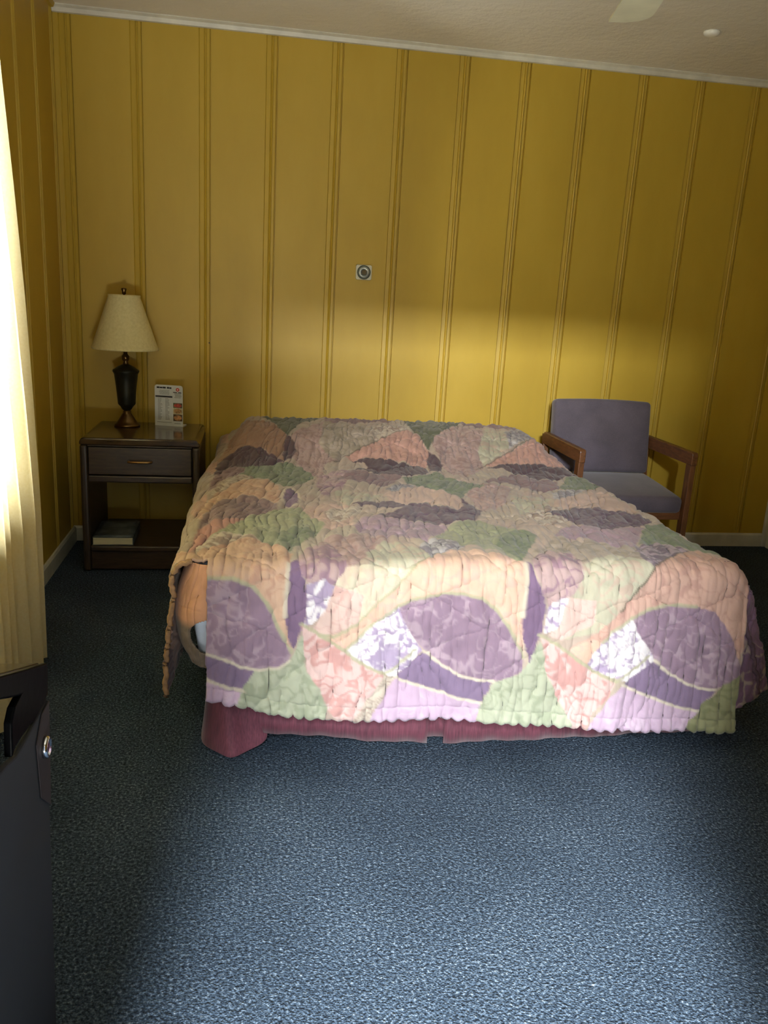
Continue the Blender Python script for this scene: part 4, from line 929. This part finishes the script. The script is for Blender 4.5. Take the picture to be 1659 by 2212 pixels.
for v in bm.verts:
    if v.co.z > 0: v.co.z += 0.012 * (1 - (v.co.x / 0.27) ** 2) * (1 - (v.co.y / 0.22) ** 2)
bmesh.ops.rotate(bm, verts=bm.verts[:], cent=(0, 0, 0), matrix=Matrix.Rotation(math.radians(4.5), 3, 'X'))
bmesh.ops.translate(bm, verts=bm.verts[:], vec=loc(chair, (2.687, -0.475, 0.424)))
obj('seat', bm, M_uph, chair, True)
for s in (-1, 1):
    xc = 2.687 + s * 0.2795
    bm = BM(); prism(bm, [(a - chair.location.y, b) for a, b in rounded(-0.705, -0.205, 0.610, 0.672, 0.014, 4, (0, 0, 0, 1))], 0.030, axis=0, at=xc - 0.015 - chair.location.x)
    bevel_mod(obj('arm', bm, M_oak, chair), 0.004)
    o = obj('leg', cbox(chair, xc - 0.014, xc + 0.014, -0.700, -0.655, 0.0, 0.611, 0.003), M_oak_v, chair)
    bm = BM(); prism(bm, [(a - chair.location.y, b) for a, b in ((-0.27, 0.0), (-0.225, 0.0), (-0.205, 0.38), (-0.178, 0.66), (-0.208, 0.66), (-0.245, 0.38))], 0.028, axis=0, at=xc - 0.014 - chair.location.x)
    bevel_mod(obj('leg', bm, M_oak_v, chair), 0.003)
    obj('side_rail', cbox(chair, xc - 0.011, xc + 0.011, -0.655, -0.245, 0.335, 0.385, 0.003), M_oak, chair)
obj('front_rail', cbox(chair, 2.687 - 0.2655, 2.687 + 0.2655, -0.672, -0.650, 0.335, 0.388, 0.003), wood('medium_brown_oak_rail', (70, 44, 26), (116, 76, 46), 0.4, (3, 14, 14)), chair)
obj('back_rail', cbox(chair, 2.687 - 0.2655, 2.687 + 0.2655, -0.245, -0.225, 0.335, 0.388, 0.003), M_oak, chair)

# ------------------------------------------------------------------ curtain at the left window
def mat_curtain():
    t = NT('cream_curtain_cloth'); v = t.coord('Object', (1, 1, 1)); f = t.noise(v, 120, 3)
    c = t.ramp(f, [(0.3, (235, 225, 178)), (0.7, (241, 233, 194))])
    t.n.remove(t.b)
    d = t.add('ShaderNodeBsdfDiffuse'); tr = t.add('ShaderNodeBsdfTranslucent'); mx = t.add('ShaderNodeMixShader'); mx.inputs[0].default_value = 0.55
    t.link(c, d.inputs[0]); t.link(c, tr.inputs[0]); t.link(d.outputs[0], mx.inputs[1]); t.link(tr.outputs[0], mx.inputs[2]); t.link(mx.outputs[0], t.out.inputs[0])
    b = t.add('ShaderNodeBump'); b.inputs['Strength'].default_value = 0.2; b.inputs['Distance'].default_value = 0.002; t.link(f, b.inputs['Height'])
    t.link(b.outputs[0], d.inputs['Normal']); return t.m
cur = thing('curtain', (0.16, -2.2, 0), 'long cream curtain glowing with daylight at the left edge', 'curtain')
def curtain_panel():
    q = np.linspace(0, 1, 220); z = np.linspace(0.02, 2.22, 60)
    A, Zz = np.meshgrid(q, z)
    edge = np.interp(Zz, [0.02, 0.55, 0.9, 1.23, 1.53, 1.84, 2.25], [-1.462, -1.449, -1.470, -1.502, -1.548, -1.600, -1.64])
    y = edge - A * (2.95 + edge)
    amp = 0.022 + 0.016 * (1 - Zz / 2.2)
    ph = A * 2 * np.pi * 15 + 0.5 * np.sin(A * 9) + 0.25 * np.sin(Zz * 2.1 + A * 7)
    x = 0.165 + amp * np.cos(ph) + 0.012 * np.sin(A * 23 + Zz)
    y = y + 0.006 * np.sin(ph * 2)
    return np.stack([x - cur.location.x, y - cur.location.y, Zz], -1)
V, Q = grid_mesh('c', curtain_panel()); me, _ = np_mesh('fabric', V, Q)
link_obj('fabric', me, mat_curtain(), cur)
bm = BM(); tube(bm, [(0, -1.0 + 0.15, 2.235), (0, 0.85, 2.235)], 0.011, 12)
obj('curtain_rod', bm, M_brass, cur, True)
for y in (-0.82, 0.82):
    bm = BM(); tube(bm, [(-0.16, y, 2.235), (0, y, 2.235)], 0.007, 8); obj('rod_bracket', bm, M_brass, cur, True)

# ------------------------------------------------------------------ black armchair cut off by the left edge
def mat_vinyl():
    t = NT('glossy_black_vinyl'); v = t.coord('Object'); f = t.noise(v, 9, 3)
    t.link(t.ramp(f, [(0.3, (4, 4, 5)), (0.7, (8, 9, 10))]), t.b.inputs['Base Color'])
    t.b.inputs['Roughness'].default_value = 0.3; t.b.inputs['Specular IOR Level'].default_value = 0.01
    t.bump(f, 0.12, 0.01); return t.m
M_vinyl = mat_vinyl()
M_pad = flat('polished_black_arm_top', (14, 15, 16), 0.07, var=0.1)
M_navy = flat('navy_side_fabric', (17, 25, 34), 0.8, var=0.15, scale=5)
M_maroon = flat('maroon_black_edge', (22, 11, 14), 0.7, var=0.2)
M_chrome = flat('chrome', (210, 214, 220), 0.12, 1.0, var=0.02)
ac = thing('lounge_chair', (0.32, -3.27, 0), 'glossy black armchair with chrome disc cut off at the lower left corner', 'chair')
XS = 0.575
def lp(pts): return [(a - ac.location.y, b) for a, b in pts]
armp = [(-2.933, 0.694), (-2.934, 0.675), (-2.941, 0.641), (-2.96, 0.6395), (-3.027, 0.639), (-3.045, 0.645), (-3.091, 0.652), (-3.129, 0.656), (-3.145, 0.649), (-3.142, 0.675),
        (-3.138, 0.700), (-3.118, 0.714), (-3.087, 0.716), (-3.133, 0.736), (-3.182, 0.759), (-3.404, 0.855), (-3.398, 0.879), (-3.175, 0.789), (-3.047, 0.738)]
panel = [(-2.942, 0.638), (-2.956, 0.521), (-3.0, 0.0), (-3.486, 0.0), (-3.486, 0.660), (-3.441, 0.680), (-3.202, 0.662), (-3.163, 0.653), (-3.122, 0.640), (-3.068, 0.636), (-3.027, 0.636), (-2.96, 0.636)]
def spoly(pts, x, d, mat, name, w):
    bm = BM(); prism(bm, lp(pts), d, axis=0, at=x - ac.location.x)
    return bevel_mod(obj(name, bm, mat, ac), w, 3)
for x in (XS, 0.270):
    spoly(armp, x, -0.012, M_vinyl, 'arm', 0.003)
    top = armp[-1:] + armp[:1]
    spoly([(-3.404, 0.879), (-3.175, 0.790), (-3.047, 0.739), (-2.935, 0.695), (-2.936, 0.686), (-3.05, 0.730), (-3.18, 0.781), (-3.404, 0.868)], x - 0.0122, (-0.110 if x == XS else 0.05), M_pad, 'arm_pad', 0.003)
    spoly(panel, x - 0.001, -0.010, M_navy, 'side_panel', 0.006)
spoly([(-2.944, 0.632), (-2.957, 0.521), (-2.966, 0.45), (-3.02, 0.50), (-3.03, 0.60), (-2.99, 0.632)], XS, 0.002, M_maroon, 'edge_trim', 0.001)
obj('seat', cbox(ac, 0.272, XS - 0.053, -3.44, -3.02, 0.30, 0.44, 0.03, 3), M_vinyl, ac, True)
obj('backrest', cbox(ac, 0.272, XS - 0.053, -3.56, -3.45, 0.26, 0.95, 0.03, 3), M_vinyl, ac, True)
bm = BM(); n = 28; rings = []
for r, d in ((0.0175, 0.001), (0.0185, 0.006), (0.0165, 0.010), (0.0130, 0.0105), (0.010, 0.008), (0.002, 0.010)):
    rings.append([bm.verts.new((XS + d - ac.location.x, -2.990 + r * math.cos(2 * math.pi * k / n) - ac.location.y, 0.573 + r * math.sin(2 * math.pi * k / n))) for k in range(n)])
for a, b in zip(rings[:-1], rings[1:]):
    for k in range(n): bm.faces.new((a[k], a[(k + 1) % n], b[(k + 1) % n], b[k]))
bm.faces.new(rings[-1]); bm.faces.new(rings[0][::-1])
obj('disc_cap', bm, M_chrome, ac, True)['label'] = 'round chrome cap'
